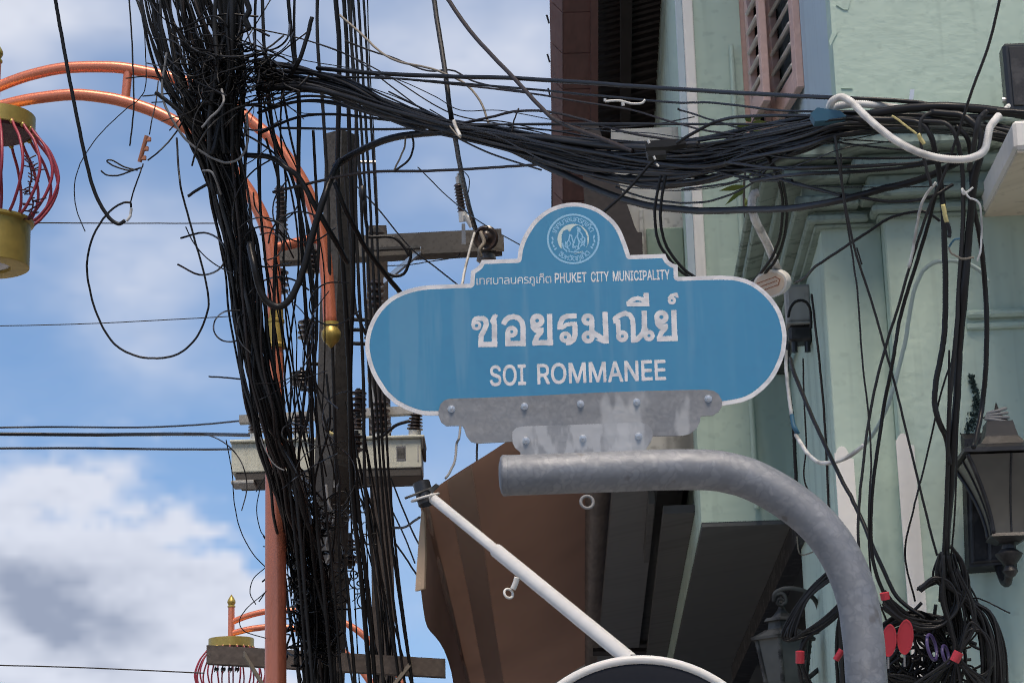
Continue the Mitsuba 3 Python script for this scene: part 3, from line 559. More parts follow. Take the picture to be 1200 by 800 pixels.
THAI = {
'line': "595,37 598,48 605,54 612,54 618,49 624,54 632,54 636,52 639,46 639,0 636,0 636,46 633,51 623,51 619,45 617,45 615,50 608,52 604,51 599,44 599,11 605,3 614,1 620,2 618,-1 606,0 598,7 595,18;540,38 542,47 550,53 567,54 572,52 579,43 580,1 577,0 577,41 572,49 565,52 556,52 544,46 543,39 554,33 553,31 546,29 544,26 543,0 541,0 541,25 542,28 549,34;546,75 552,81 578,81 578,79 555,79 549,74 549,67 552,64 556,64 563,70 566,64 571,63 575,66 575,70 577,70 577,64 573,61 567,61 561,66 557,62 551,62 547,65;518,53 521,53 521,3 524,1 530,2 528,-1 522,-1 518,3;456,0 456,2 460,1 462,3 462,25 464,29 469,32 460,37 462,46 472,53 487,53 493,50 499,40 499,0 496,0 496,42 493,47 483,51 471,50 464,45 463,38 473,34 473,30 469,30 465,26 464,1 462,-1;476,-9 476,-7 482,-8 483,-20 489,-23 495,-20 495,-7 498,-7 497,-22 493,-25 483,-24 480,-19 480,-10;413,5 431,1 438,2 444,6 446,12 445,18 440,23 419,31 413,38 413,45 418,52 424,54 444,52 445,49 430,52 422,51 416,46 416,39 419,34 435,28 446,21 448,17 447,6 442,1 436,-1 419,0 413,2;359,40 362,47 372,53 386,53 396,47 399,40 399,-1 396,0 396,41 390,49 383,51 368,49 362,42 362,23 370,28 382,28 382,26 372,26 363,20 362,0 359,-1;301,11 301,53 304,53 304,10 310,3 319,1 331,4 337,12 338,53 341,53 341,0 338,0 337,8 328,0 314,-1 307,2;244,9 244,18 249,26 259,30 281,32 280,45 275,50 266,52 256,51 251,48 248,48 248,50 259,54 271,54 277,52 282,47 284,38 284,0 281,0 281,29 257,27 248,21 248,6 254,2 266,2 265,-1 252,0 248,2;202,49 203,52 208,54 222,54 228,49 230,40 229,0 227,0 227,43 225,49 218,52;151,12 151,53 154,53 154,11 159,4 169,1 182,4 187,11 187,53 190,53 190,12 186,4 176,-1 165,-1 157,2;92,40 95,47 102,52 119,53 128,49 133,52 134,57 136,56 135,51 129,46 132,40 132,-1 129,0 129,41 123,49 116,51 101,49 95,42 95,23 103,28 115,28 115,26 105,26 96,20 95,0 92,-1;35,54 38,53 39,47 50,54 63,54 72,48 75,37 74,0 72,0 72,42 69,48 60,52 48,51 39,43 38,1 35,0;10,53 13,53 13,3 16,1 22,2 20,-1 14,-1 10,3",
'foot': "401,18 402,43 407,52 418,54 424,49 430,54 438,54 443,51 445,46 445,0 442,0 442,46 439,51 429,51 425,45 423,45 422,49 419,51 410,51 407,48 404,40 404,16 407,7 411,3 420,1 426,2 426,0 415,-1 408,2 404,7;346,38 348,47 356,53 373,54 378,52 385,43 386,1 383,0 383,41 378,49 371,52 362,52 350,46 349,39 360,33 359,31 352,29 350,26 349,0 347,0 347,25 348,28 355,34;352,68 352,75 358,81 384,81 384,79 361,79 355,75 355,67 358,64 362,64 369,70 372,64 377,63 381,66 381,70 383,70 383,64 379,61 373,61 367,66 363,62 357,62;324,53 327,53 327,3 330,1 336,2 334,-1 328,-1 324,3;262,0 262,2 266,1 268,3 268,25 270,29 275,32 266,37 268,46 278,53 293,53 299,50 305,40 305,0 302,0 302,42 299,47 289,51 277,50 270,45 269,38 279,34 279,30 275,30 271,26 270,1 268,-1;282,-9 282,-7 288,-8 289,-20 295,-23 301,-20 301,-7 304,-7 303,-22 299,-25 289,-24 286,-19 286,-10;208,18 209,39 215,50 225,54 236,54 244,51 249,46 251,37 251,0 248,0 248,41 246,46 239,51 230,52 218,49 214,45 211,36 211,16 214,7 218,3 227,1 232,2 232,0 222,-1 215,2 210,9;171,70 174,71 174,65 176,64 204,64 204,62 174,62 171,65;158,50 165,54 177,54 189,47 193,37 193,16 190,8 185,2 178,-1 168,-1 159,3 161,5 174,1 183,4 187,8 191,20 189,42 183,49 178,51 170,52 160,49;109,53 112,52 113,24 140,51 145,53 145,51 131,37 140,34 145,28 147,17 146,-1 144,-1 143,26 138,32 131,34 126,34 112,20 112,0 109,-1;50,52 53,53 54,51 67,5 69,2 80,5 86,11 90,22 90,35 84,48 77,51 69,50 68,53 80,53 89,46 92,39 92,19 88,9 82,3 74,0 66,0;19,65 19,70 22,71 22,65 24,64 52,64 52,62 22,62;4,48 6,51 12,53 27,54 33,52 38,47 42,35 42,19 40,11 35,4 25,0 16,0 16,27 9,27 9,29 19,29 19,2 33,6 39,18 39,37 35,47 31,50 21,52 13,51 6,47"}
def thai(key, fat): return [Polygon([tuple(map(float, q.split(','))) for q in part.split()]).buffer(fat) for part in THAI[key].split(';')]
a, b = sp(558.6, 333.6), sp(646.4, 331.2)
ex = unit(b - a); s = np.linalg.norm(b - a) / 636
g = affinity.affine_transform(union_all(thai('line', 2.6)), [s * ex[0], -s * ex[1], s * ex[1], s * ex[0], a[0] - 8 * s, a[1]])
obj('lettering', extrude(g, letter_h, MS, letter_c), 'sign_white', sign)
# municipal emblem: rings, lettering round the ring, figures in the middle
ec = sp(671.8, 280.2); R1 = 31.2 * K
em = [Point(ec).buffer(R1, 48).difference(Point(ec).buffer(R1 - 2.3 * K, 48))]
def around(key, r, mid, span, flip, hgt):
    out = []
    ps = thai(key, 3.5); x1 = max(p.bounds[2] for p in ps); s = hgt / 54
    for p in ps:
        cx = (p.bounds[0] + p.bounds[2]) / 2; f = cx / x1 - 0.5
        q = affinity.translate(p, -cx, -27); q = affinity.scale(q, s * 1.05, s, origin=(0, 0))
        an = mid - f * span if not flip else mid + f * span
        q = affinity.rotate(q, (an - 90) if not flip else (an + 90), origin=(0, 0))
        out.append(affinity.translate(q, ec[0] + r * math.cos(math.radians(an)), ec[1] + r * math.sin(math.radians(an))))
    return out
em += around('line', 24.3 * K, 90, 138, False, 5.0 * K)
em += around('foot', 24.3 * K, 270, 92, True, 5.0 * K)
for sgn in (-1, 1):                                                     # flame ornaments at the sides
    for (dx, dy, L, an) in ((24.5, 1.5, 5, 70), (24.8, -3.5, 4.5, 100), (23.4, -8, 4, 60), (21.5, -11.5, 4, 140)):
        c = Point(0, 0).buffer(1); c = affinity.scale(c, L / 2 * K, 1.0 * K); c = affinity.rotate(c, an if sgn > 0 else 180 - an)
        em.append(affinity.translate(c, ec[0] + sgn * dx * K, ec[1] + dy * K))
obj('emblem', extrude(union_all(em), letter_h, MS, letter_c), 'emblem_pale', sign)
disc = Point(ec).buffer(18.6 * K, 40)
def eb(pts): return Polygon([(ec[0] + x * K, ec[1] - y * K) for x, y in pts])
def el(pts, w): return LineString([(ec[0] + x * K, ec[1] - y * K) for x, y in pts]).buffer(w / 2 * K)
sky_part = disc.difference(eb([(-14, 20), (-13, -5), (-11, -10), (-7, -11.5), (-3.5, -8), (-1.5, -12), (2, -15.5), (6, -16.5), (9, -15), (14, -8), (16, -2), (16, 8), (12, 14), (4, 17), (-4, 19)]).buffer(0.6 * K))
figs = [el([(5.5, -13.5), (8, -12), (7.5, -9.5), (5.8, -10.5)], 2.2), el([(6, -9), (5, -2), (7, 4), (5, 12)], 1.5), el([(8, -9), (11, -4), (10, 3), (13, 9)], 1.4), el([(5, -5), (2, 0), (1, 5)], 1.1), el([(-4, -5), (-5, 0), (-8, 5), (-7, 11)], 1.5), el([(-4, -5.5), (-2, -4.5), (-1.5, -1), (0, 4), (-1, 10)], 1.5), el([(-9, 3), (-10, 9), (-5, 13)], 1.1), el([(-1, 11), (4, 9), (7, 12), (1, 15)], 1.2), el([(9, 9), (13, 6), (14, 2)], 1.1), el([(-6, 15), (0, 16.5), (6, 16)], 1.3), el([(12, -2), (14, 0), (12, 4)], 1.2), el([(-5, 2), (-3, 6), (-6, 9)], 0.9), el([(2, 12), (0, 7)], 0.9), el([(9, 0), (7, 3), (10, 6), (8, 10)], 0.9), el([(-13, 5), (-12, 11), (-8, 15)], 1.6)]
obj('emblem_figures', extrude(union_all(figs).intersection(disc), letter_h, MS, letter_c), 'emblem_pale', sign)
obj('emblem_disc', extrude(sky_part, letter_h * 0.8, MS, letter_c), 'emblem_white', sign)
# bracket plates
p1 = spoly([(514, 482), (516.5, 474), (521, 469.5), (527, 467.6), (560, 466.8), (640, 463.5), (700, 460.5), (760, 458.5), (828, 457), (836, 458.4), (842, 462.5), (846, 470), (845.5, 477), (842, 483), (835, 487.3), (821, 488), (820, 495), (816, 503), (808, 509), (799, 511), (767, 511.5), (700, 514), (640, 516), (597, 518), (560, 520), (552, 518), (546.5, 511), (544, 503), (541.5, 499.2), (523, 499.6), (517, 495), (514.3, 488)])
obj('bracket_plate', extrude(p1, 0.004, MS, 0.0022), 'galvanised', sign)
PC = 0.0108
p2 = spoly([(600.5, 514), (601, 507), (605, 502.5), (612, 500.8), (640, 500), (750, 496.2), (758, 498), (763.5, 503), (765.5, 510), (763, 518), (757.5, 526), (757, 545), (610, 550), (610, 531), (604, 526), (601, 520)])
obj('bracket_plate', extrude(p2, 0.004, MS, 0.0088), 'galvanised_pale', sign)
for (u, v, c) in [(529, 479, 0.0062), (614.5, 476, 0.0062), (680.3, 473, 0.0062), (746, 470.8, 0.0062), (830, 467, 0.0062), (616.3, 516, 0.0128), (683, 513.5, 0.0128), (748.3, 510.8, 0.0128)]:
    o = sw(u, v, c); rot = rng.random()
    hexa = [(0, 0), (3.9 * K, 0), (3.9 * K, 0.003), (3.3 * K, 0.0042), (0, 0.0042)]
    k_ = obj('bolt', cat(lathe([(0, 0), (4.3 * K, 0), (4.3 * K, 0.0012), (0, 0.0012)], o, sn, 20), lathe(hexa, o + sn * 0.0012, sn, 6), lathe([(0, 0), (2.0 * K, 0), (2.0 * K, 0.009), (1.4 * K, 0.010), (0, 0.010)], o, sn, 12)), 'bolt_steel', sign)
# the post
pc = [(589, 557), (640, 555.2), (700, 553), (760, 550.8), (800, 550), (835, 550.8), (858, 554.8), (880, 561.5), (905, 574), (930, 590), (953, 609), (973, 632), (988, 657), (999, 683), (1006.5, 710), (1010, 735), (1012.5, 755)]
P = spline([sw(u, v, PC) for u, v in pc], n=6)
rp = 23.4 * K * 1.0
ddn = P[-1] - P[-7]; tail = np.array([P[-1] + np.array([0, 0, -(P[-1][2] + 0.1)]) * t for t in np.linspace(0, 1, 18)[1:]])
P = np.vstack([P, tail])
obj('post', tube(P, rp, 36, False), 'galvanised_pipe', sign, smooth=True)
ax = unit(P[0] - P[2])
obj('post_cap', lathe([(0, 0.008), (rp * 0.55, 0.0075), (rp * 0.88, 0.004), (rp * 1.005, 0.0), (rp * 1.015, -0.004), (rp * 1.012, -0.012), (rp * 0.99, -0.0125)], P[0], ax, 36), 'galvanised_pipe', sign, smooth=50)
obj('weld_seam', tube(spline([sw(u, v, PC + rp * 0.86) for u, v in [(600, 548), (660, 545), (730, 541), (790, 539.5), (835, 540), (866, 546), (890, 556)]], n=6), 0.0016, 6), 'galvanised', sign, smooth=True)

# ---------------------------------------------------------------- round traffic mirror below the sign (seen from behind its rim)
tm = thing('traffic_mirror', 'round white rimmed mirror with dark curved shell at the bottom edge under the white arm', 'mirror')
mc = sw(753, 941, 0.03); mr = 160.5 * K
mdir = unit(np.array([-0.03, -1, -0.1]))
prof = [(0, 0.022)] + [(mr * math.sin(a) * 0.97, 0.022 * math.cos(a * 1.02)) for a in np.linspace(0.1, math.pi / 2, 14)]
obj('shell', lathe(prof, mc, mdir, 64), 'navy_shell', tm, smooth=40)
obj('rim', ring_mesh(mc, mdir, mr * 0.975, mr * 0.032, 90, 12), 'white_plastic', tm, smooth=True)
obj('rim_clip', box(-0.008, 0.008, -0.012, 0.012, -0.003, 0.003).apply_transform(trimesh.transformations.translation_matrix(mc + np.array([-0.005, -0.012, mr * 1.0]))), 'black_plastic', tm)
pz = mc + np.array([0.12, 0.03, -0.1])
obj('arm', rod(pz, [P[-1][0], P[-1][1], pz[2] - 0.05], 0.02, 14), 'iron_grey', tm, smooth=40)

# ---------------------------------------------------------------- wall lanterns
def lantern_right():
    t = thing('wall_lantern', 'large black wall lantern with dusty glass cut by the right edge of the photo', 'wall lantern')
    y = YB - 0.004
    P_ = lambda u, v, dy=0.0: PY(u, v, y - dy)
    obj('back_plate', hull(np.vstack([[P_(1126, 508), P_(1184, 505), P_(1192, 668), P_(1131, 672)], [P_(1130, 514, .05), P_(1180, 511, .05), P_(1186, 660, .05), P_(1136, 664, .05)]])), 'black_metal', t)
    obj('plate_bead', cat([rod(P_(a, b, .052), P_(c, d, .052), 0.008, 8) for a, b, c, d in ((1136, 520, 1140, 660), (1156, 540, 1160, 658), (1140, 658, 1182, 655))]), 'black_metal', t)
    dc = 0.26                                                            # the lamp's axis stands this far in front of the wall
    c = P_(1172, 528, dc); s = px(1, (c - CAM) @ FWD)
    def sq(r, z): return [c + np.array([a * r * s, b * r * s, z * s]) for a, b in ((-1, -1), (1, -1), (1, 1), (-1, 1))]
    # flared roof: square rings
    rings_ = [(50, -10), (50, -5), (26, 4), (19, 14), (16, 28), (15, 33)]
    obj('roof', cat([hull(sq(*rings_[i]) + sq(*rings_[i + 1])) for i in range(len(rings_) - 1)]), 'black_metal', t)
    obj('finial', cat(lathe([(0, 0), (13 * s, 0), (11 * s, 5 * s), (8 * s, 8 * s), (6 * s, 9 * s), (4 * s, 13 * s), (0, 26 * s)], c + np.array([0, 0, 33 * s]), (0, 0, 1), 16)), 'black_metal', t, smooth=40)
    obj('wrap', cat([ring_mesh(c + np.array([0, 0, (36 + 4 * i) * s]), (0.2 - 0.15 * i, -0.2, 1), (14 - i) * s, 1.9 * s, 20, 6) for i in range(4)]), 'grey_cable', t, smooth=True)
    # tapering body: four dusty panes between curved ribs
    zs_ = np.linspace(-12, -100, 9); rs_ = [46 - 27 * (1 - (1 - k / 8) ** 1.6) for k in range(9)]
    for q, (a0_, b0_) in enumerate((((-1, -1), (1, -1)), ((1, -1), (1, 1)), ((1, 1), (-1, 1)), ((-1, 1), (-1, -1)))):
        V = []; 
        for z, r in zip(zs_, rs_):
            for f in (a0_, b0_): V.append(c + np.array([f[0] * r * s * 0.96, f[1] * r * s * 0.96, z * s]))
        Fq = []
        for i in range(8): k = 2 * i; Fq += [[k, k + 2, k + 3], [k, k + 3, k + 1]]
        obj('pane', trimesh.Trimesh(np.array(V), Fq, process=False), 'dusty_glass', t, smooth=True)
        obj('rib', tube(spline([c + np.array([a0_[0] * r * s, a0_[1] * r * s, z * s]) for z, r in zip(zs_, rs_)], n=3), 2.6 * s, 7), 'black_metal', t, smooth=True)
        obj('mid_bar', tube(spline([c + np.array([(a0_[0] * .45 + b0_[0] * .55) * r * s * .985, (a0_[1] * .45 + b0_[1] * .55) * r * s * .985, z * s]) for z, r in zip(zs_, rs_)], n=3), 1.3 * s, 6), 'black_metal', t, smooth=True)
    obj('base_tray', hull(sq(20, -100) + sq(22, -104) + sq(12, -110)), 'black_metal', t)
    obj('base_turning', lathe([(0, -150 * s), (5 * s, -148 * s), (9 * s, -142 * s), (6 * s, -136 * s), (14 * s, -126 * s), (16 * s, -122 * s), (8 * s, -116 * s), (7 * s, -108 * s), (0, -108 * s)], c, (0, 0, 1), 20), 'black_metal', t, smooth=40)
    obj('scroll_arm', tube(spline([c + np.array([0, 0, -130 * s]), c + np.array([0, 0.06, -150 * s]), c + np.array([0, 0.15, -146 * s]), c + np.array([0.0, dc - 0.01, -120 * s])]), 5 * s, 10), 'black_metal', t, smooth=True)
lantern_right()
def lantern_left():
    t = thing('wall_lantern', 'grey iron wall lantern with curled top bracket in the shade behind the bent post', 'wall lantern')
    c = D(918, 748, 9.3); s = px(1, 9.3)
    H = lambda r, z, k=6, ph=0.3: [c + np.array([r * s * math.cos(ph + i * 2 * math.pi / k), r * s * math.sin(ph + i * 2 * math.pi / k), z * s]) for i in range(k)]
    obj('roof', cat(hull(H(40, -2) + H(41, 1)), hull(H(40, 1.01) + H(22, 10)), hull(H(19, 10.01) + H(17, 20)), hull(H(23, 20.01) + H(20, 24)), hull(H(14, 24.01) + H(5, 34))), 'iron_grey', t)
    obj('finial', lathe([(0, 0), (5 * s, 1 * s), (3 * s, 5 * s), (5 * s, 9 * s), (3 * s, 13 * s), (0, 18 * s)], c + np.array([0, 0, 33 * s]), (0, 0, 1), 14), 'iron_grey', t, smooth=40)
    for i in range(6):
        A, B = H(33, -2)[i], H(33, -2)[(i + 1) % 6]; A2, B2 = H(21, -70)[i], H(21, -70)[(i + 1) % 6]
        obj('pane', slab([A, B, B2, A2], unit(c - (A + B) / 2) * [1, 1, 0] * 0.006), 'pale_glass', t)
        obj('rib', rod(A, A2, 2.6 * s, 8), 'iron_grey', t)
        obj('stud', cat([trimesh.creation.icosphere(1, 1.5 * s).apply_translation(A + (A2 - A) * f + unit(A - c) * [1, 1, 0] * 2 * s) for f in np.linspace(0.1, 0.9, 9)]), 'iron_grey', t)
    obj('base', hull(H(24, -70) + H(10, -84)), 'iron_grey', t)
    sc = [(0, 52), (-3, 60), (-9, 58), (-11, 50), (-6, 44), (2, 46)]
    pts = [D(916 + 3, 703, 9.3), D(913, 701, 9.3), D(911, 706, 9.3), D(916, 709, 9.3), D(921, 703, 9.3), D(917, 695, 9.3), D(909, 697, 9.3), D(907, 704, 9.3), D(908, 695, 9.3), D(916, 690, 9.3), D(928, 689, 9.3), D(942, 692, 9.32), D(952, 699, 9.4), D(958, 708, 9.5), D(962, 722, 9.55)]
    obj('scroll_bracket', tube(spline(pts, n=6), np.linspace(1.8, 3.0, (len(pts) - 1) * 6 + 1) * s, 10), 'iron_grey', t, smooth=True)
    obj('wall_stem', cat(tube(spline([D(962, 715, 9.55), D(965, 760, 9.6), D(964, 812, 9.6)]), 4.5 * s, 10), rod(D(964, 780, 9.6), D(925, 812, 9.35), 3 * s, 8)), 'black_metal', t, smooth=True)
    obj('hanger_bolt', trimesh.creation.icosphere(2, 2.2 * s).apply_translation(D(936, 711, 9.4)), 'black_metal', t)
lantern_left()

# ---------------------------------------------------------------- small things fixed to the shophouse
fl = thing('floodlight', 'black box floodlight at the right edge above the canopy slab', 'floodlight')
yf = YB - 0.22
z0, z1 = PY(1184, 139, yf)[2], PY(1180, 50, yf)[2]; xf = PY(1178, 90, yf)[0]
obj('housing', box(xf, xf + 0.30, yf, yf + 0.09, z0, z1, 0.012), 'black_plastic', fl)
obj('front_panel', box(xf + 0.022, xf + 0.28, yf - 0.008, yf - 0.0005, z0 + 0.05, z1 - 0.02, 0.005), 'black_metal', fl)
obj('stay', cat(box(xf + 0.1, xf + 0.13, yf + 0.09, YB, z0 + 0.1, z0 + 0.13), rod((xf - 0.012, yf + 0.04, z0 + 0.09), (xf + 0.005, yf + 0.04, z0 + 0.09), 0.012, 10)), 'bolt_steel', fl)
wd = thing('wall_light', 'round white wall light with beige ribbed face behind the right end of the blue sign', 'wall light')
dW = 8.6; wc = D(906, 332, dW); s = px(1, dW); wa = unit(FWD * -0.72 + RIGHT * -0.52 + UP * -0.10)
back = D(921, 331, dW + 0.06)
wa = unit(D(900, 334, dW - 0.05) - D(914, 330, dW + 0.10))
Mx = frame(wa, RIGHT); Mx[:3, 3] = D(902, 333, dW)
def el_(rx, ry, n=36): return Polygon([(rx * s * math.cos(t), ry * s * math.sin(t)) for t in np.linspace(0, 2 * math.pi, n, endpoint=False)])
ell = affinity.rotate(el_(21, 16), 18)
obj('body', extrude(ell, 20 * s, Mx, -20 * s), 'white_plastic', wd, smooth=30)
obj('face', extrude(ell.buffer(-2.6 * s), 0.8 * s, Mx, 0.001), 'beige_plastic', wd)
louv = union_all([LineString([(-14 * s, y * s), (10 * s, (y + 1.5) * s)]).buffer(0.55 * s) for y in (-5, 0, 5)] + [LineString([(10 * s, 6 * s), (14 * s, 2 * s), (10 * s, -4 * s)]).buffer(0.55 * s)])
obj('rib', extrude(affinity.rotate(louv, 18, origin=(0, 0)), 0.6 * s, Mx, 0.001 + 0.8 * s), 'orange_brown', wd)
jb = thing('junction_box', 'grey weathered junction box on the recessed wall behind the white round light', 'junction box')
yj = lerp(np.array([0, Y1, 0]), np.array([0, Y0, 0]), 0.8)[1]
dj = (PX(938, 370, X1 - 0.06) - CAM) @ FWD
sj = px(1, 9.4)
cj = D(936, 368, 9.35)
hb_ = lambda w, h0, h1, y0, y1: box(cj[0] - w * sj, cj[0] + w * sj, cj[1] + y0, cj[1] + y1, cj[2] + h0 * sj, cj[2] + h1 * sj, 0.012)
obj('cover', hb_(15, -14, 32, -0.06, 0.05), 'grey_plastic', jb)
obj('lid_edge', hb_(16, -16, -14.2, -0.07, 0.05), 'grey_plastic', jb)
obj('lower_box', hb_(14, -36, -16.2, -0.05, 0.05), 'black_metal', jb)
for gx_ in (-8, 7): obj('gland', rod(cj + np.array([gx_ * sj, -0.03, -48 * sj]), cj + np.array([gx_ * sj, -0.03, -36 * sj]), 3.5 * sj), 'black_plastic', jb)
obj('stay', box(cj[0] - 0.02, cj[0] + 0.02, cj[1] + 0.05, Y0, cj[2], cj[2] + 0.03), 'iron_grey', jb)
mb = thing('metal_bracket', 'small rusty metal bracket standing up from the cornice top', 'bracket')
b0_ = PY(1067, 124, Y1 - 0.05)
obj('plate', slab([PY(1064.5, 124, Y1 - .05), PY(1069, 124, Y1 - .05), PY(1071.5, 105, Y1 - .05), PY(1066.5, 105, Y1 - .05)], (0, 0.004, 0)), 'bolt_steel', mb)
obj('foot', slab([PY(1063, 126, Y1 - .05), PY(1071, 126, Y1 - .05), PY(1070, 121, Y1 - .05), PY(1064, 121, Y1 - .05)], (0, 0.04, 0)), 'iron_grey', mb)
# moss stain and a small plant rooted in the wall
mo = []
for i in range(240):
    t = rng.random(); u = 1138 + 6 * math.sin(4 * t) + rng.normal() * 3.2 * (0.4 + t); v = 440 + 72 * t
    c = PY(u, v, YB - 0.003 - 0.01 * rng.random()); r = px(2.2, 8) * (0.4 + rng.random())
    mo.append(hull([c + rng.normal(size=3) * r * 0.6 for _ in range(6)]))
single('moss', cat(mo), 'moss', 'dark green moss growing down the plaster above the black lantern', 'moss')
wp = thing('wall_plant', 'small fig sapling with yellow green leaves rooted beside the downpipe', 'plant')
stem = spline([PY(880, 330, Y0 - .02), PY(879, 290, Y0 - .08), PY(873, 250, Y0 - .15), PY(872, 215, Y0 - .2), PY(876, 185, Y0 - .22), PY(880, 150, Y0 - .26), PY(884, 138, Y0 - .28)])
obj('stem', tube(stem, np.linspace(0.008, 0.003, len(stem)), 7), 'pole_wood', wp, smooth=True)
def leafm(a, b, w, bend=0.15):
    a, b = np.asarray(a), np.asarray(b); L = np.linalg.norm(b - a); d = (b - a) / L; sd = unit(np.cross(d, FWD + 0.5 * UP)); up = np.cross(sd, d)
    V = []; F = []; n = 7
    for i in range(n):
        t = i / (n - 1); ww = w * (math.sin(math.pi * min(1, t * 1.02 + 0.02) ** 0.85)) ; m = a + d * L * t + up * (-bend * L * t * t)
        V += [m - sd * ww, m + up * (-0.15 * ww), m + sd * ww]
    for i in range(n - 1):
        for j in range(2): k = 3 * i + j; F += [[k, k + 3, k + 4], [k, k + 4, k + 1]]
    return trimesh.Trimesh(np.array(V), F, process=False)
lv = [((873, 218), (842, 222), 5), ((872, 222), (846, 240), 4), ((875, 200), (873, 178), 4), ((878, 205), (892, 192), 5), ((873, 232), (880, 252), 4), ((880, 150), (861, 148), 7), ((880, 146), (902, 142), 6), ((882, 155), (903, 156), 5), ((880, 175), (894, 176), 5), ((876, 188), (866, 190), 4), ((879, 285), (886, 305), 5), ((879, 275), (876, 297), 4), ((880, 292), (892, 282), 3.5), ((872, 225), (858, 230), 3), ((878, 160), (870, 168), 4), ((881, 152), (893, 165), 5), ((873, 240), (884, 234), 4), ((874, 195), (882, 200), 4), ((880, 143), (872, 134), 5), ((884, 140), (896, 133), 4.5)]
for i, (a_, b_, w) in enumerate(lv):
    y_ = Y0 - 0.2 - 0.06 * rng.random()
    obj('leaf', leafm(PY(*a_, y_), PY(*b_, y_ - 0.05 + 0.1 * rng.random()), px(w * 0.75, 10)), 'leaf' if i % 6 else 'leaf', wp, smooth=True)

# ---------------------------------------------------------------- arched lamp posts with cage lanterns
YL = D(322, 500, 13.0)[1]
LP = lambda u, v: PY(u, v, YL)
s13 = px(1, 13.0)
def place(m, off): 
    m = m.copy(); m.apply_translation(off); return m
def lamp_post(off, label, full):
    t = thing('lamp_post', label, 'street lamp', 'arched copper lamp posts')
    put = lambda name, m, b, sm=True: obj(name, place(m, off), b, t, smooth=sm)
    inner = [(-9, 127), (20, 119.5), (45, 115), (85, 111), (120, 114), (145, 119), (175, 128.5), (200, 140), (220, 151), (240, 166), (262, 187), (285, 215), (302, 243), (313, 270), (318.5, 295), (321, 325), (322, 374)]
    outer = [(-9, 105), (15, 95), (40, 87), (75, 80), (120, 78.5), (152, 81), (200, 91), (240, 104), (268, 120), (295, 143), (320, 164), (340, 190), (356, 216), (367, 243), (375, 271), (380.5, 300), (384, 335), (387, 381)]
    put('arch_pipe', tube(spline([LP(*q) for q in inner], n=5), np.linspace(6.9, 8.6, (len(inner) - 1) * 5 + 1) * s13, 16), 'copper_paint')
    put('arch_pipe', tube(spline([LP(*q) for q in outer], n=5), np.linspace(6.8, 8.2, (len(outer) - 1) * 5 + 1) * s13, 16), 'copper_paint')
    put('strut', rod(LP(150, 84), LP(147, 117), 5.4 * s13, 14), 'copper_paint', 40)
    put('strut', rod(LP(321, 291), LP(378, 277), 6.2 * s13, 14), 'copper_paint', 40)
    base = LP(323, 560); b0 = LP(323, 405)
    put('post', tube(np.array([LP(323, 374), b0, (b0 + base) / 2, base, [base[0], YL, 2.0], [base[0], YL, -1.5]]), np.array([8.5, 8.8, 10.2, 12.2, 12.6, 12.6]) * s13, 20), 'copper_paint')
    zt = LP(323, 358)[2]; o = np.array([b0[0], YL, b0[2]])
    hgt = zt - b0[2]
    put('collar', lathe([(9 * s13, -0.02), (11.5 * s13, -0.018), (12.2 * s13, 0.0), (10.4 * s13, 0.012), (10.4 * s13, 0.02), (9.6 * s13, hgt * 0.55), (10.6 * s13, hgt * 0.57), (10.6 * s13, hgt * 0.63), (9.3 * s13, hgt * 0.65), (9.0 * s13, hgt), (8.0 * s13, hgt)], o, (0, 0, 1), 28), 'gold_paint', 40)
    o = LP(388, 396)
    put('finial', lathe([(0, -13 * s13), (5 * s13, -8 * s13), (9 * s13, -4 * s13), (11.6 * s13, 2 * s13), (11.5 * s13, 7 * s13), (8.5 * s13, 12 * s13), (8.2 * s13, 13.5 * s13), (9.6 * s13, 15 * s13), (9.4 * s13, 19 * s13), (7 * s13, 19.5 * s13)], o, (0, 0, 1), 24), 'gold_paint', 40)
    z0, z1 = LP(-8, 137)[2], LP(-8, 74)[2]
    st = np.array([LP(-8, 137)[0], YL, z0])
    put('stem', rod(st, [st[0], YL, z1], 7.4 * s13, 14), 'copper_paint', 40)
    put('stem_finial', lathe([(7.6 * s13, 0), (9 * s13, 1 * s13), (9 * s13, 3 * s13), (6.5 * s13, 5 * s13), (9.5 * s13, 11 * s13), (9.2 * s13, 15 * s13), (5.5 * s13, 22 * s13), (0, 30 * s13)], [st[0], YL, z1], (0, 0, 1), 20), 'gold_paint', 40)
    return t, st + np.asarray(off)
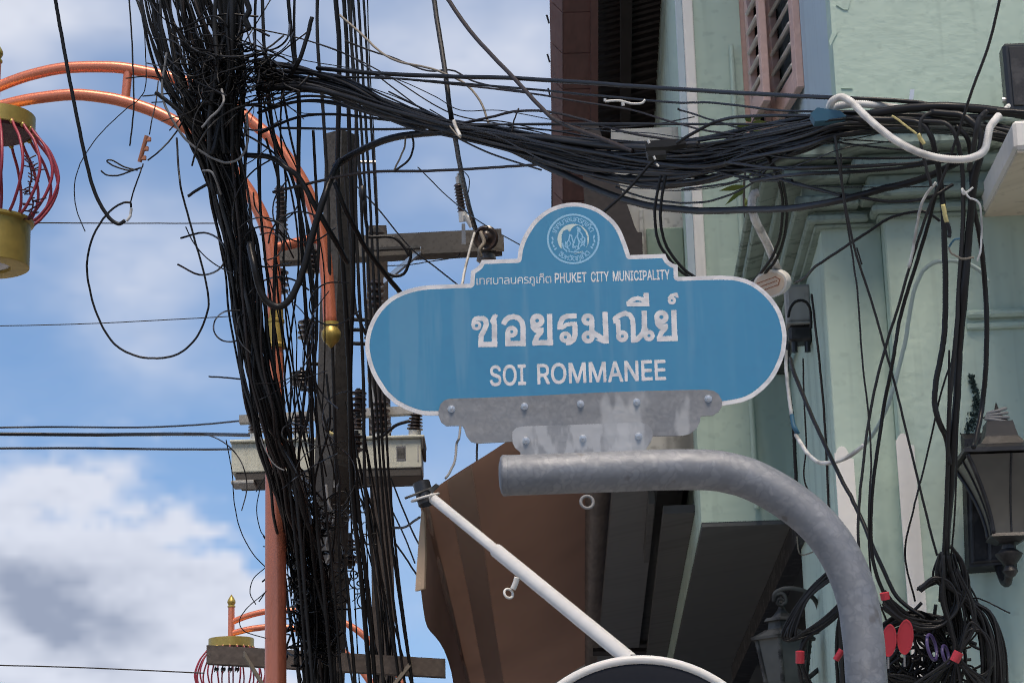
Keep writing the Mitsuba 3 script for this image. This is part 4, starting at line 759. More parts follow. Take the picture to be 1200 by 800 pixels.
def lantern(top, label, ornament):
    t = thing('cage_lantern', label, 'lantern', 'cage lanterns under the arched posts')
    o = np.asarray(top); s = s13
    H1, H2, H3 = 20 * s, 118 * s, 54 * s
    R0, RC = 50 * s, 81 * s
    obj('cap', lathe([(0, 0), (R0, 0), (R0 + 1.2 * s, -1 * s), (R0 + 1.2 * s, -H1), (R0 - 1.5 * s, -H1 - 0.5 * s), (R0 - 1.5 * s, -H1 + 3 * s)], o, (0, 0, 1), 56), 'gold_paint', t, smooth=40)
    obj('cap_liner', lathe([(0, -H1 - 3 * s), (R0 - 6 * s, -H1 - 3 * s), (R0 - 2 * s, -H1 + 1 * s)], o, (0, 0, 1), 48), 'maroon', t, smooth=40)
    zb = -H1 - H2
    obj('base', lathe([(R0 - 4 * s, zb + 2 * s), (R0 + 3 * s, zb + 3.5 * s), (R0 + 3 * s, zb), (R0 - 1 * s, zb - 2 * s), (R0 - 1 * s, zb - H3), (R0 - 3 * s, zb - H3 - 1 * s), (27 * s, zb - H3 - 1 * s), (27 * s, zb - H3 + 4 * s)], o, (0, 0, 1), 56), 'gold_paint', t, smooth=40)
    obj('lens', lathe([(0, zb - H3 + 0.5 * s), (20 * s, zb - H3 + 1 * s), (26.5 * s, zb - H3 + 3 * s)], o, (0, 0, 1), 40), 'lens_white', t, smooth=40)
    obj('base_top', lathe([(0, zb + 1.5 * s), (R0 - 3.9 * s, zb + 1.5 * s)], o, (0, 0, 1), 40), 'maroon', t)
    n = 20
    for i in range(n):
        a = 2 * math.pi * (i + 0.35) / n; ca, sa = math.cos(a), math.sin(a)
        pr = [(R0 - 3 * s, -H1 + 6 * s), (R0 + 6 * s, -H1 - 8 * s), (R0 + 21 * s, -H1 - 28 * s), (RC, -H1 - 58 * s), (R0 + 25 * s, -H1 - 84 * s), (R0 + 11 * s, -H1 - 106 * s), (R0 + 1 * s, zb + 3 * s)]
        obj('rib', tube(spline([o + np.array([r * ca, r * sa, z]) for r, z in pr], n=5), 1.9 * s, 7), 'red_wire', t, smooth=True)
        obj('scallop', trimesh.creation.icosphere(1, 3.2 * s).apply_translation(o + np.array([R0 * ca, R0 * sa, -H1 - 1.0 * s])), 'gold_paint', t, smooth=True)
    if ornament:
        ms = []
        tw = spline([o + np.array([x * s, -0.1, z * s]) for x, z in ((50, -64), (55, -84), (53, -104), (58, -122), (52, -140))], n=8); ms.append(tube(tw, 1.1 * s, 5))
        for q in tw[::2]:
            for k in range(3): ms.append(rod(q, q + rng.normal(size=3) * [7 * s, 4 * s, 3 * s], 0.9 * s, 4))
        obj('light_string', cat(ms), 'maroon', t)
_, st = lamp_post((0, 0, 0), 'near copper red arched lamp post rising through the cable tangle with a gold collar', True)
lantern(st, 'large red wire cage lantern with gold base at the upper left edge', True)
far = D(271, 748, 25.0) - st
_, st2 = lamp_post(far, 'far small copper arched lamp post behind the lower wooden crossarm', True)
lantern(st2, 'small distant red wire cage lantern with gold cap at the bottom left', False)

# ---------------------------------------------------------------- utility poles
def insulator(p, axis, L, r, n=6, core=0.45, taper=0.0):
    prof = [(0, 0), (r * core, 0)]
    for i in range(n):
        z = L * (i + 0.15) / n; dz = L / n; k = 1 - taper * i / n
        prof += [(r * core * k, z), (r * k, z + 0.18 * dz), (r * 0.98 * k, z + 0.34 * dz), (r * core * k, z + 0.62 * dz)]
    prof += [(r * core * (1 - taper), L), (0, L)]
    return lathe(prof, p, axis, 18)
def tilted(a, b, w, d, yaw, grow=0.0):
    """square-section shaft from a (bottom) to b (top)"""
    a, b = np.asarray(a), np.asarray(b); ca, sa = math.cos(yaw), math.sin(yaw); P = []
    for q, g in ((a, 1 + grow), (b, 1.0)):
        for x, y in ((-1, -1), (1, -1), (1, 1), (-1, 1)): P.append(q + np.array([ca * x * w - sa * y * d, sa * x * w + ca * y * d, 0]) * g / 2)
    return hull(P)
def down(top, low, z): top, low = np.asarray(top), np.asarray(low); return top + (low - top) * ((top[2] - z) / (top[2] - low[2]))
up1 = thing('utility_pole', 'square grey concrete utility pole behind the near cable tangle', 'utility pole', 'utility poles on the left')
t1, l1 = D(401, 158, 14.4), D(385, 700, 14.55)
obj('shaft', tilted(down(t1, l1, -0.5), t1, 0.135, 0.17, math.radians(-32), 0.32), 'pole_concrete', up1)
pole1 = lambda v, dx=0, dd=0.0: D(lerp(401, 385, (v - 158) / 542) + dx, v, 14.45 + dd)
obj('steel_wrap', tilted(pole1(586, 1), pole1(548, 1), 0.155, 0.19, math.radians(-32)), 'box_dark', up1)
obj('name_plate', slab([pole1(562, 2, -.2), pole1(562, 8, -.2), pole1(571, 8, -.2), pole1(571, 2, -.2)], (0, 0.01, 0)), 'grey_plastic', up1)
for v in (190, 250, 300, 352, 440):
    obj('step_bolt', rod(pole1(v, -12, 0.0), pole1(v, 40 if v == 190 else 17, 0.05), 0.011, 8), 'bolt_steel', up1)
c0, c1 = D(243, 767, 14.1), D(522, 783, 14.1)
def beam(a, b, h, w): e = unit(b - a); s_ = unit(np.cross(e, (0, 0, 1))); return hull([q + i * np.array([0, 0, 1]) * h / 2 + j * s_ * w / 2 for q in (a, b) for i in (-1, 1) for j in (-1, 1)])
obj('crossarm', beam(c0, c1, 0.115, 0.10), 'pole_wood', up1)
obj('brace', beam(D(286, 766, 14.0), D(325, 830, 14.0), 0.035, 0.03), 'tan_cable', up1)
obj('brace', beam(D(482, 777, 14.0), D(440, 830, 14.0), 0.035, 0.03), 'tan_cable', up1)
for i in range(4):
    obj('insulator', insulator(D(251 + 8 * i, 783, 14.1), (0.8, 0.1, -0.2), 0.03, 0.022, 2), 'porcelain', up1)
ins = [((420, 484), 0.16, 0.055, 4), ((418, 530), 0.13, 0.05, 3), ((414, 567), 0.10, 0.05, 3), ((415, 608), 0.11, 0.05, 3), ((354, 452), 0.10, 0.078, 4), ((360, 398), 0.14, 0.065, 4), ((408, 500), 0.13, 0.055, 4), ((410, 660), 0.06, 0.07, 2), ((410, 640), 0.05, 0.05, 2), ((440, 362), 0.2, 0.06, 4), ((436, 398), 0.12, 0.055, 4), ((366, 320), 0.16, 0.06, 5)]
for (u, v), L, r, n in ins:
    obj('insulator', insulator(D(u, v, 14.8), (0.02, 0, 1), L, r, n), 'porcelain', up1, smooth=30)
    obj('insulator_pin', rod(D(u, v + 6, 14.8), D(u, v - 10, 14.8) + np.array([0, 0, L * 0.7]), 0.014, 8), 'iron_grey', up1)
for v, ua, ub in ((374, 408, 436), (386, 405, 440), (402, 400, 440), (426, 360, 385), (456, 352, 378), (566, 396, 420), (598, 392, 422), (642, 392, 420), (660, 392, 415)):
    obj('insulator_bracket', rod(D(ua, v, 14.65), D(ub, v + 1, 14.8), 0.013, 8), 'iron_grey', up1)
up2 = thing('utility_pole', 'brown weathered utility pole farther back carrying the upper concrete crossarm', 'utility pole', 'utility poles on the left')
t2, l2 = D(441, 268, 17.6), D(449, 700, 17.6)
obj('shaft', tilted(down(t2, l2, -0.5), t2, 0.165, 0.17, math.radians(4), 0.12), 'pole_wood', up2)
obj('shaft_cap', hull([D(432, 272, 17.5), D(450, 272, 17.5), D(441, 264, 17.5), D(434, 268, 17.7), D(449, 268, 17.7)]), 'pole_concrete', up2)
ca, cb = D(318, 297, 17.3), D(588, 284, 17.3)
obj('crossarm', beam(ca, cb, 0.175, 0.16), 'pole_concrete', up2)
obj('arm_plate', beam(D(425, 293, 17.15), D(492, 290, 17.15), 0.02, 0.05), 'iron_grey', up2)
obj('brace', beam(D(450, 330, 17.2), D(494, 293, 17.2), 0.045, 0.04), 'bolt_steel', up2)
obj('brace', beam(D(440, 480, 17.2), D(432, 440, 17.2), 0.03, 0.03), 'bolt_steel', up2)
dcx = D(569, 279, 17.1); 
obj('disc_insulator', lathe([(0, -0.08), (0.05, -0.075), (0.06, -0.03), (0.098, -0.02), (0.1, 0.0), (0.085, 0.01), (0.06, -0.005), (0.04, 0.004), (0.025, 0.03), (0, 0.035)], dcx, (-0.15, -1, -0.2), 28), 'porcelain', up2, smooth=40)
obj('disc_insulator', lathe([(0, -0.02), (0.06, -0.015), (0.078, 0.0), (0.07, 0.04), (0.04, 0.055), (0, 0.06)], D(570, 305, 17.2), (0, 0, 1), 24), 'porcelain_grey', up2, smooth=40)
obj('end_plate', box(-0.04, 0.02, -0.09, -0.08, -0.10, 0.03).apply_transform(trimesh.transformations.translation_matrix(cb)), 'pole_concrete', up2)
fz = D(543, 250, 17.0); fzt = D(537, 209, 17.0)
obj('fuse_insulator', cat(insulator(D(541.5, 249, 17.0), unit(fzt - fz), np.linalg.norm(fzt - fz) * 0.82, 0.037, 9, 0.72)), 'porcelain', up2, smooth=30)
obj('fuse_cap', cat(rod(D(538, 216, 17.0), D(536.5, 207, 17.0), 0.022, 12), rod(D(536.5, 207, 17.0), D(537, 203, 17.0), 0.012)), 'bolt_steel', up2, smooth=40)
obj('fuse_clamp', cat(rod(D(542, 248, 16.95), D(543, 260, 16.95), 0.034, 10), rod(D(545, 252, 16.9), D(553, 266, 16.9), 0.02, 8), rod(D(548, 258, 16.9), D(553, 252, 16.9), 0.018, 8)), 'white_plastic', up2, smooth=40)
obj('hanger_strap', slab([D(541, 262, 16.95), D(545, 262, 16.95), D(546, 286, 16.95), D(541, 286, 16.95)], (0, 0.012, 0)), 'bolt_steel', up2)
f2a, f2b = D(332, 282, 16.8), D(328, 218, 16.8)
obj('fuse_insulator', insulator(f2a, unit(f2b - f2a), np.linalg.norm(f2b - f2a), 0.045, 12, 0.7), 'porcelain', up2, smooth=30)
obj('fuse_clamp', rod(D(329, 262, 16.75), D(331, 290, 16.75), 0.035, 10), 'porcelain_grey', up2, smooth=40)
for u, v0 in ((327, 330), (327, 344)): obj('insulator', insulator(D(u, v0, 17.0), (0, 0, 1), 0.10, 0.075, 2), 'porcelain', up2, smooth=30)

sb = thing('switchgear_box', 'long cream metal switchgear box with ribbed bushings mounted across the poles', 'electrical box')
A, B = D(271, 540, 16.4), D(494, 540, 16.4)
zt, zb_ = D(380, 515, 16.4)[2], D(380, 551, 16.4)[2]
e = unit((B - A) * [1, 1, 0]); bx = np.eye(4); bx[:3, 0], bx[:3, 1], bx[:3, 2] = e, np.cross((0, 0, 1), e), (0, 0, 1); bx[:3, 3] = [A[0], A[1], 0]
L = np.linalg.norm((B - A)[:2]); 
def bb(x0, x1, y0, y1, z0, z1, bev=0.006): m = box(x0, x1, y0, y1, z0, z1, bev); m.apply_transform(bx); return m
obj('tank', bb(0, L, 0, 0.42, zb_, zt), 'box_cream', sb)
obj('lid', bb(-0.01, L + 0.025, -0.03, 0.45, zt + 0.001, zt + 0.022), 'box_cream', sb)
obj('side_hood', bb(L + 0.001, L + 0.02, -0.03, 0.44, zt - 0.09, zt), 'box_dark', sb)
obj('under_frame', bb(0.03, L - 0.003, 0.01, 0.40, zb_ - 0.062, zb_ - 0.002), 'box_dark', sb)
obj('left_foot', bb(0.0, 0.17, -0.02, 0.2, zb_ - 0.09, zb_ - 0.063), 'grey_plastic', sb)
obj('rating_plate', bb(L - 0.185, L - 0.115, -0.005, -0.0005, zt - 0.165, zt - 0.055, 0.001), 'porcelain_grey', sb)
obj('plate_print', bb(L - 0.178, L - 0.122, -0.007, -0.0055, zt - 0.15, zt - 0.07, 0.0005), 'iron_grey', sb)
obj('hinge', bb(L - 0.03, L - 0.02, -0.008, -0.0005, zt - 0.17, zt - 0.05, 0.001), 'grey_plastic', sb)
obj('seam', bb(0.7, 0.72, -0.006, -0.0005, zb_ + 0.01, zt - 0.01, 0.001), 'box_cream', sb)
obj('rail', beam(D(281, 492, 16.7), D(484, 481, 16.7), 0.06, 0.08), 'grey_plastic', sb)
for (u, v0, v1, r, tl) in ((486, 508, 484, 0.062, 0.1), (446, 512, 468, 0.088, 0.0), (418, 508, 480, 0.062, 0.0), (352, 512, 486, 0.07, 0.0), (300, 512, 490, 0.06, -0.1)):
    p0, p1 = D(u, v0 - 4, 16.55), D(u, v1, 16.55)
    obj('bushing', insulator(p0, unit(np.array([tl, 0, 1.0])), np.linalg.norm(p1 - p0), r, 5, 0.6, 0.25), 'porcelain', sb, smooth=30)
    obj('bushing_collar', rod(D(u, v0 + 2, 16.55), D(u, v0 - 5, 16.55), r * 0.75, 16), 'white_plastic', sb, smooth=40)

# ---------------------------------------------------------------- overhead cables
def dd(u):                                                              # how far the run from the pole to the shophouse is at column u
    return float(np.interp(u, [150, 330, 540, 800, 960, 1150, 1250], [12.3, 12.1, 10.9, 9.0, 7.55, 7.3, 7.2]))
def path(pts, n=7, jit=0.0):
    P = [D(p[0], p[1], p[2] if len(p) > 2 else dd(p[0])) for p in pts]
    return spline(P, n=n)
def cable(pts, w, label, m='black_cable', group=None, kind='cable', sides=7, n=7, cat_='cable'):
    dm = np.mean([p[2] if len(p) > 2 else dd(p[0]) for p in pts]); P = path(pts, n)
    dep = (P - CAM) @ FWD
    P = P + np.cumsum(rng.normal(size=P.shape) * 0.0006, 0) * (1 if len(P) > 10 else 0)
    return single(kind, tube(P, px(w / 2, 1) * dep, sides), m, label, cat_, group, smooth=True)
def at(d, *pts): return [(p[0], p[1], d) for p in pts]

# --- the thick run to the shophouse: cables that can be told apart
cable([(372, 80), (440, 86), (520, 90), (600, 92), (700, 98), (800, 105), (900, 111), (980, 114), (1060, 118), (1120, 126), (1200, 131)], 5.4, 'thick straight black cable stretched highest across the shutters and upper wall')
cable([(390, 90), (470, 93), (560, 100), (640, 107), (700, 113), (790, 121), (830, 121), (880, 127), (930, 132), (1010, 134), (1090, 137)], 2.8, 'thin black cable just under the highest straight cable', 'black_cable')
cable([(440, 90), (520, 98), (600, 107), (660, 116), (735, 128), (780, 141), (830, 154), (900, 160)], 2.4, 'thin dark cable sagging from the pole to the downpipe', 'brown_cable')
cable([(330, 150), (450, 151), (600, 145.5), (800, 145), (900, 145), (985, 144), (1080, 150)], 3.0, 'level dark grey cable crossing the bundle below the louvres', 'dusty_cable')
cable([(393, 195, 12.0), (420, 178, 11.8), (455, 163, 11.5), (495, 156, 11.2), (535, 155), (570, 163), (610, 181), (650, 200), (700, 222), (750, 238), (810, 246), (870, 246), (930, 244), (990, 234), (1040, 222), (1090, 209), (1130, 190)], 8.6, 'thickest black cable sagging lowest in front of the sage wall')
cable([(320, 225), (420, 203), (500, 200), (560, 197), (622, 193), (680, 190), (760, 186)], 3.4, 'reddish brown cable rising gently above the fuse insulator', 'brown_cable')
cable([(540, 145), (575, 137), (605, 131), (640, 131), (680, 140), (730, 155), (790, 165)], 3.2, 'brown cable arching over the bundle against the sky', 'brown_cable')
cable([(540, 145), (640, 146), (760, 146)], 2.0, 'thin level wire just above the bundle beside the brown eave', 'dusty_cable')
cable([(722, 219), (745, 229), (780, 236), (820, 237), (855, 228), (885, 211), (905, 192), (925, 175)], 2.6, 'thin black cable slack across the grey end wall')
cable([(700, 255, 8.9), (736, 222, 8.9), (765, 190, 8.9), (792, 172, 8.9)], 3.6, 'short dark cable slanting across the grey wall')
cable([(793, 168, 8.6), (820, 152, 8.5), (850, 140, 8.4), (900, 136, 8.0), (970, 136, 7.6), (1030, 138, 7.4)], 4.0, 'black cable bowing upward past the foot of the shutters')
cable([(795, 128, 8.8), (760, 140, 8.9), (850, 150, 8.6), (930, 166, 7.9), (1000, 170, 7.5), (1100, 178, 7.3)][0:1] + [(800, 130, 8.8), (850, 146, 8.5), (900, 159, 8.2), (960, 165, 7.7), (1030, 173, 7.4), (1100, 178, 7.3)], 2.4, 'thin black cable slanting down over the cornice')
cable([(880, 212, 8.2), (930, 206, 7.7), (985, 203, 7.5), (1050, 198, 7.4), (1110, 188, 7.3)], 4.6, 'black cable rising to the right over the cornice middle')
cable([(870, 178, 8.3), (930, 184, 7.8), (1000, 184, 7.5), (1060, 183, 7.4), (1120, 178, 7.3)], 3.0, 'level thin black cable across the cornice')
cable([(850, 190, 8.4), (910, 197, 7.9), (980, 196, 7.5), (1050, 192, 7.35), (1110, 184, 7.3)], 3.4, 'black cable crossing the cornice just above its thicker twin')
cable([(900, 205, 8.0), (950, 220, 7.7), (1000, 230, 7.5), (1050, 236, 7.4), (1090, 230, 7.3), (1118, 215, 7.3)], 4.2, 'black cable dipping along the cornice bottom')
cable([(930, 217, 7.8), (1000, 219, 7.5), (1060, 219, 7.4), (1110, 217, 7.3)], 1.4, 'hair thin wire level across the lower cornice')
cable([(932, 331, 8.3), (944, 325, 8.1), (955, 313, 7.9), (985, 293, 7.75), (1010, 276, 7.65), (1035, 258, 7.6), (1060, 249, 7.55), (1085, 247, 7.5), (1102, 258, 7.5)], 3.4, 'black lead climbing from the white round light over the cornice neck')
# big black sleeve pair lying on the cornice top at the right
cable([(1020, 134, 7.4), (1060, 128, 7.35), (1110, 126, 7.3), (1160, 130, 7.3), (1220, 138, 7.3)], 11, 'fat black sleeve lying along the cornice top beside the canopy slab')
cable([(1000, 140, 7.4), (1060, 141, 7.35), (1120, 139, 7.3), (1170, 138, 7.3)], 9, 'second fat black sleeve lower on the cornice top')
# tangle core of the run
def bundle(guide, count, w0, w1, seed, mats=('black_cable', 'dusty_cable'), wob=0.5, n=6, sides=5, spread_d=0.12, lo=None):
    r = np.random.default_rng(seed); out = {m: [] for m in mats}
    g = np.array(guide, float)                                          # u, v, half width, depth
    for i in range(count):
        s0 = r.uniform(-1, 1); f = r.uniform(0.6, 1.6); ph = r.uniform(0, 6.28); s1 = r.uniform(-1, 1); off = r.normal() * spread_d
        k0, k1 = 0, len(g)
        if lo is not None and r.random() < lo: k0 = r.integers(0, max(1, len(g) // 2)); k1 = r.integers(len(g) // 2 + 1, len(g) + 1)
        if k1 - k0 < 3: k0, k1 = 0, len(g)
        P = []
        for k in range(k0, k1):
            t = k / (len(g) - 1); a, b = g[max(k - 1, 0)], g[min(k + 1, len(g) - 1)]
            tx, ty = b[0] - a[0], b[1] - a[1]; L = math.hypot(tx, ty) + 1e-9
            s = np.clip(lerp(s0, s1, t) + wob * math.sin(f * 6.28 * t + ph) * 0.6 + r.normal() * 0.10, -1.25, 1.25)
            P.append(D(g[k][0] - ty / L * s * g[k][2], g[k][1] + tx / L * s * g[k][2], g[k][3] + off + r.normal() * 0.02))
        P = spline(P, n=n); dep = (P - CAM) @ FWD
        w = r.uniform(w0, w1) if r.random() < 0.85 else w1 * 1.25
        out[mats[0] if r.random() < 0.72 else mats[1 + r.integers(0, len(mats) - 1)]].append(tube(P, px(w / 2, 1) * dep, sides))
    return {m: x for m, x in out.items() if x}
def stuff(name, groups, label, category):
    k = thing(name, label, category); labels[k]['kind'] = 'stuff'
    for m, x in groups.items(): obj('strands', cat(x), m, k, smooth=True)
    return k
run = [(300, 95), (350, 92), (400, 102), (450, 122), (500, 140), (535, 150), (580, 158), (640, 171), (700, 183), (760, 188), (820, 185), (880, 172), (940, 157), (985, 146), (1050, 144), (1110, 146), (1150, 152), (1190, 160)]
hw = [30, 22, 19, 17, 13, 9, 13, 16, 20, 23, 23, 19, 16, 13, 11, 10, 9, 9]
stuff('cable_run', bundle([(u, v, h, dd(u) + (1.1 if u > 1140 else 0.5 if u > 1100 else 0.2 if u > 1000 else 0)) for (u, v), h in zip(run, hw)], 38, 1.8, 5.4, 5, lo=0.3, wob=0.7), 'thick mass of black cables strung from the pole tangle to the shophouse cornice', 'cables')
g6 = bundle([(u, v, h * 1.55 + 3, dd(u) + (0.2 if u > 1000 else 0)) for (u, v), h in list(zip(run, hw))[:15]], 18, 1.1, 2.8, 8, lo=0.8, wob=0.9)
stuff('stray_strands', g6, 'thin stray strands slack above and below the thick cable run', 'cables')
# lower strands of the run that separate at the right
for i, (pts, w, lab) in enumerate([
    ([(535, 152), (600, 176), (660, 196), (720, 208), (790, 208), (840, 196), (890, 178), (930, 162), (975, 148)], 7.5, 'thick black cable along the underside of the cable run'),
    ([(535, 150), (600, 168), (680, 184), (760, 200), (830, 199), (900, 196), (960, 194), (1050, 190)], 4.2, 'black cable leaving the run level above the cornice moulding'),
    ([(535, 148), (610, 164), (700, 178), (790, 177), (860, 168), (920, 158), (980, 143)], 6.5, 'thick black cable along the crest of the cable run'),
    ([(700, 190), (760, 196), (820, 195), (880, 208), (930, 209)], 3.6, 'black cable dipping below the run beside the sapling'),
    ([(780, 172), (830, 190), (880, 202), (935, 216), (985, 229)], 4.0, 'black cable crossing down through the run to the cornice foot'),
    ([(905, 193), (880, 205), (850, 215), (800, 222)], 2.6, 'short thin cable slanting under the run near the sapling')]):
    cable(pts, w, lab)
# --- single cables against the sky
cable([(507, -12, 11.6), (512, 25, 11.4), (520, 75, 11.2), (527, 125, 11.0), (533, 160, 11.4), (540, 200, 13.5), (549, 240, 15.8), (557, 268, 16.8)], 6.0, 'steep thick cable dropping from the top to the disc insulator', 'dusty_cable')
cable([(518, -12, 11.5), (530, 8, 11.3), (558, 45, 11.0), (603, 92, 10.4), (630, 121, 10.1), (655, 143, 9.9), (700, 160, 9.6), (740, 176, 9.3)], 5.2, 'brown cable slanting down from the top to the brown eave', 'brown_cable')
cable([(398, 18, 12.0), (425, 42, 11.8), (445, 60, 11.6), (468, 72, 11.4), (500, 79, 11.2), (520, 86, 11.1), (545, 98, 11.0), (563, 118, 10.9), (574, 148, 10.8)], 2.8, 'tan cable curling across the sky into the run', 'tan_cable')
cable([(404, 48, 12), (440, 62, 12), (462, 69, 11.8), (500, 84, 11.4), (530, 84, 11.2), (560, 99, 11), (620, 110, 10.5)], 2.2, 'thin dark wire beside the tan curling cable', 'dusty_cable')
cable([(532, 142, 10.7), (536, 152, 10.65), (540, 161, 10.6)], 4.5, 'pale wrap tied round the cable run', 'white_cable', kind='cable_tie', cat_='cable tie')
cable([(527, 148, 10.6), (534, 157, 10.55), (540, 163, 10.5)], 1.6, 'loose pale end of the wrap on the cable run', 'tan_cable', kind='cable_tie', cat_='cable tie')
cable([(608, 127, 10.3), (603, 140, 10.3), (600, 154, 10.3)], 1.8, 'short stray wire standing up from the cable run', 'brown_cable')
cable([(475, 160, 11.3), (474, 172, 11.3), (468, 186, 11.3), (462, 200, 11.3)], 2.2, 'frayed pale wire tail hanging below the cable run', 'tan_cable')
cable([(483, 158, 11.2), (484, 172, 11.2), (478, 188, 11.2), (462, 201, 11.2)], 2.6, 'short black looped tail hanging below the cable run')
cable([(436, 200, 12.5), (460, 178, 12), (490, 196, 12.5), (530, 235, 14.5), (570, 265, 17), (618, 292, 18.5), (650, 310, 19)][2:], 1.5, 'hair thin diagonal wire behind the fuse insulator')
cable([(404, 205, 14.0), (440, 242, 15), (480, 290, 16), (510, 313, 16.5), (536, 333, 17)], 1.8, 'thin diagonal wire crossing in front of the upper crossarm')
cable([(430, -10, 14), (432, 60, 14), (436, 130, 14), (440, 200, 15), (443, 262, 16.8)], 1.5, 'thin wire hanging straight to the back pole top')
cable([(556, 273, 16.9), (550, 295, 16.8), (545, 315, 16.7), (541, 335, 16.6)], 3.4, 'pale guy strap hanging from the disc insulator', 'white_cable')
cable([(563, 272, 16.9), (567, 284, 16.85), (561, 293, 16.8), (563, 301, 16.8)], 5, 'frayed pale preform wrap beside the disc insulator', 'tan_cable')
cable([(453, 311, 17.0), (480, 310, 17), (510, 306, 17), (535, 302, 17.1), (540, 297, 17.1)], 1.3, 'thin slack wire under the upper crossarm')
cable([(537, 204, 17), (541, 200, 17), (549, 208, 17), (549, 222, 17), (545, 235, 17)], 1.2, 'small jumper wire looping over the fuse insulator')
# left side of the sky
cable([(63, -12, 11.5), (72, 40, 11.5), (82, 95, 11.5), (95, 160, 11.5), (104, 200, 11.5), (113, 228, 11.5), (127, 252, 11.5), (140, 262, 11.5), (149, 258, 11.5)], 4.6, 'thick black cable hanging steeply at the far left ending in a pale stub', 'black_cable')
cable([(148, 259, 11.5), (152.5, 253, 11.5), (153.5, 243, 11.5)], 3.4, 'pale stub joining the two hanging loops at left', 'white_cable')
cable([(153.5, 243, 11.5), (152, 238, 11.5), (143, 239, 11.5), (130, 247, 11.5), (117, 262, 11.5), (108, 280, 11.5), (102.5, 305, 11.5), (104, 330, 11.5), (110, 355, 11.5), (121, 382, 11.5), (135, 402, 11.5), (152, 413, 11.5), (172, 418, 11.5), (195, 417, 11.5), (215, 409, 11.5), (232, 392, 11.5), (243, 366, 11.5), (244.5, 345, 11.5), (239, 315, 11.5), (228, 275, 11.5), (217, 235, 11.5), (211, 205, 11.5), (208, 160, 11.8)], 2.6, 'long thin black loop hanging left of the tangle')
cable([(153, 237, 11.5), (158, 220, 11.5), (165, 200, 11.5), (168, 192, 11.6)], 1.8, 'thin lead dropping from the orange brown clamp')
cable([(151, -10, 12), (155, 50, 12), (157, 110, 12), (155, 145, 12), (152, 171, 12)], 2.0, 'stiff thin wire hanging free over the copper arch', 'dusty_cable')
cable([(166, -10, 12), (170, 60, 12), (170, 100, 12), (162, 117, 12), (148, 128, 12), (125, 150, 12), (108, 170, 12), (97, 188, 12), (92, 200, 12), (88, 218, 12), (90, 245, 12), (101, 272, 12)], 1.3, 'hair thin wire curving down across the sky at left', 'dusty_cable')
cable([(118, 200, 11.8), (125, 205, 11.8), (138, 205, 11.8), (158, 198, 11.8), (164, 196, 11.8), (150, 199, 11.8), (132, 193, 11.8), (125, 188, 11.8), (131, 187, 11.8), (145, 194, 11.8), (160, 198, 11.8)], 2.0, 'small knotted black wire by the orange brown clamp')
cable([(175, 158, 11.8), (178, 140, 11.8), (182, 122, 11.9), (186, 95, 12)], 1.6, 'thin wire rising from the orange brown clamp', 'dusty_cable')
cable([(173, 188, 11.8), (188, 176, 11.8), (205, 156, 11.9), (214, 140, 12)], 2.0, 'thin slanting wire between clamp and tangle')
cc = thing('cable_clamp', 'orange brown plastic cable clamp hanging in the sky left of the tangle', 'clamp')
obj('body', rod(D(163.5, 190, 11.7), D(172, 159, 11.7), 2.6 * px(1, 11.7), 10), 'orange_brown', cc, smooth=40)
for f in (0.15, 0.5, 0.85):
    q = lerp(D(164, 190, 11.7), D(172, 159, 11.7), f); obj('lug', box(-0.006, 0.028, -0.008, 0.008, -0.012, 0.012, 0.003).apply_transform(trimesh.transformations.translation_matrix(q)), 'orange_brown', cc)
cable([(-15, 261, 20), (70, 261.5, 20), (200, 262, 20), (262, 262, 20)], 1.5, 'level hair thin line behind the hanging loop', 'dusty_cable')
cable([(-15, 382, 24), (100, 379, 24), (200, 374, 24), (275, 370, 24)], 1.2, 'faint hair thin line low behind the hanging loop', 'dusty_cable')
cable([(-15, 501, 20), (60, 500, 20), (150, 501, 19), (230, 498, 18), (296, 492, 17)], 2.2, 'uppermost of the lines leading left from the switchgear box')
cable([(-15, 508, 20), (100, 509, 20), (200, 508, 19), (296, 509, 17)], 4.4, 'thickest line leading left from the switchgear box')
cable([(-15, 525, 20), (100, 525, 20), (200, 526, 19), (300, 526, 17)], 2.8, 'lowest line leading left from the switchgear box')
cable([(-15, 778.5, 24), (100, 782, 24), (240, 788.5, 24)], 1.6, 'thin line low at the left before the clouds', 'dusty_cable')
cable([(245, 441, 12.6), (260, 442, 12.5), (282, 444, 12.4)], 2.0, 'short cut wire end sticking out left of the tangle')
cable([(220, 230, 12), (228, 225, 12), (243, 216, 12)], 3.6, 'black cut cable stub jutting from a small knot at the tangle edge')
cable([(265, 515, 13), (272, 550, 13), (275, 590, 13), (282, 620, 13), (297, 648, 13), (312, 664, 13)], 1.3, 'thin wire drooping left of the copper post')
cable([(305, 570, 13), (300, 595, 13), (304, 620, 13), (311, 630, 13)], 1.2, 'thin wire bowing beside the copper post')
cable([(312, 664, 13), (297, 678, 13), (293, 695, 13), (300, 708, 13)], 1.2, 'thin wire hook left of the copper post')
cable([(312, 692, 12.6), (290, 712, 12.6), (281, 727, 12.6), (288, 740, 12.6), (312, 747, 12.6)], 1.2, 'thin loose wire over the far lamp arch')
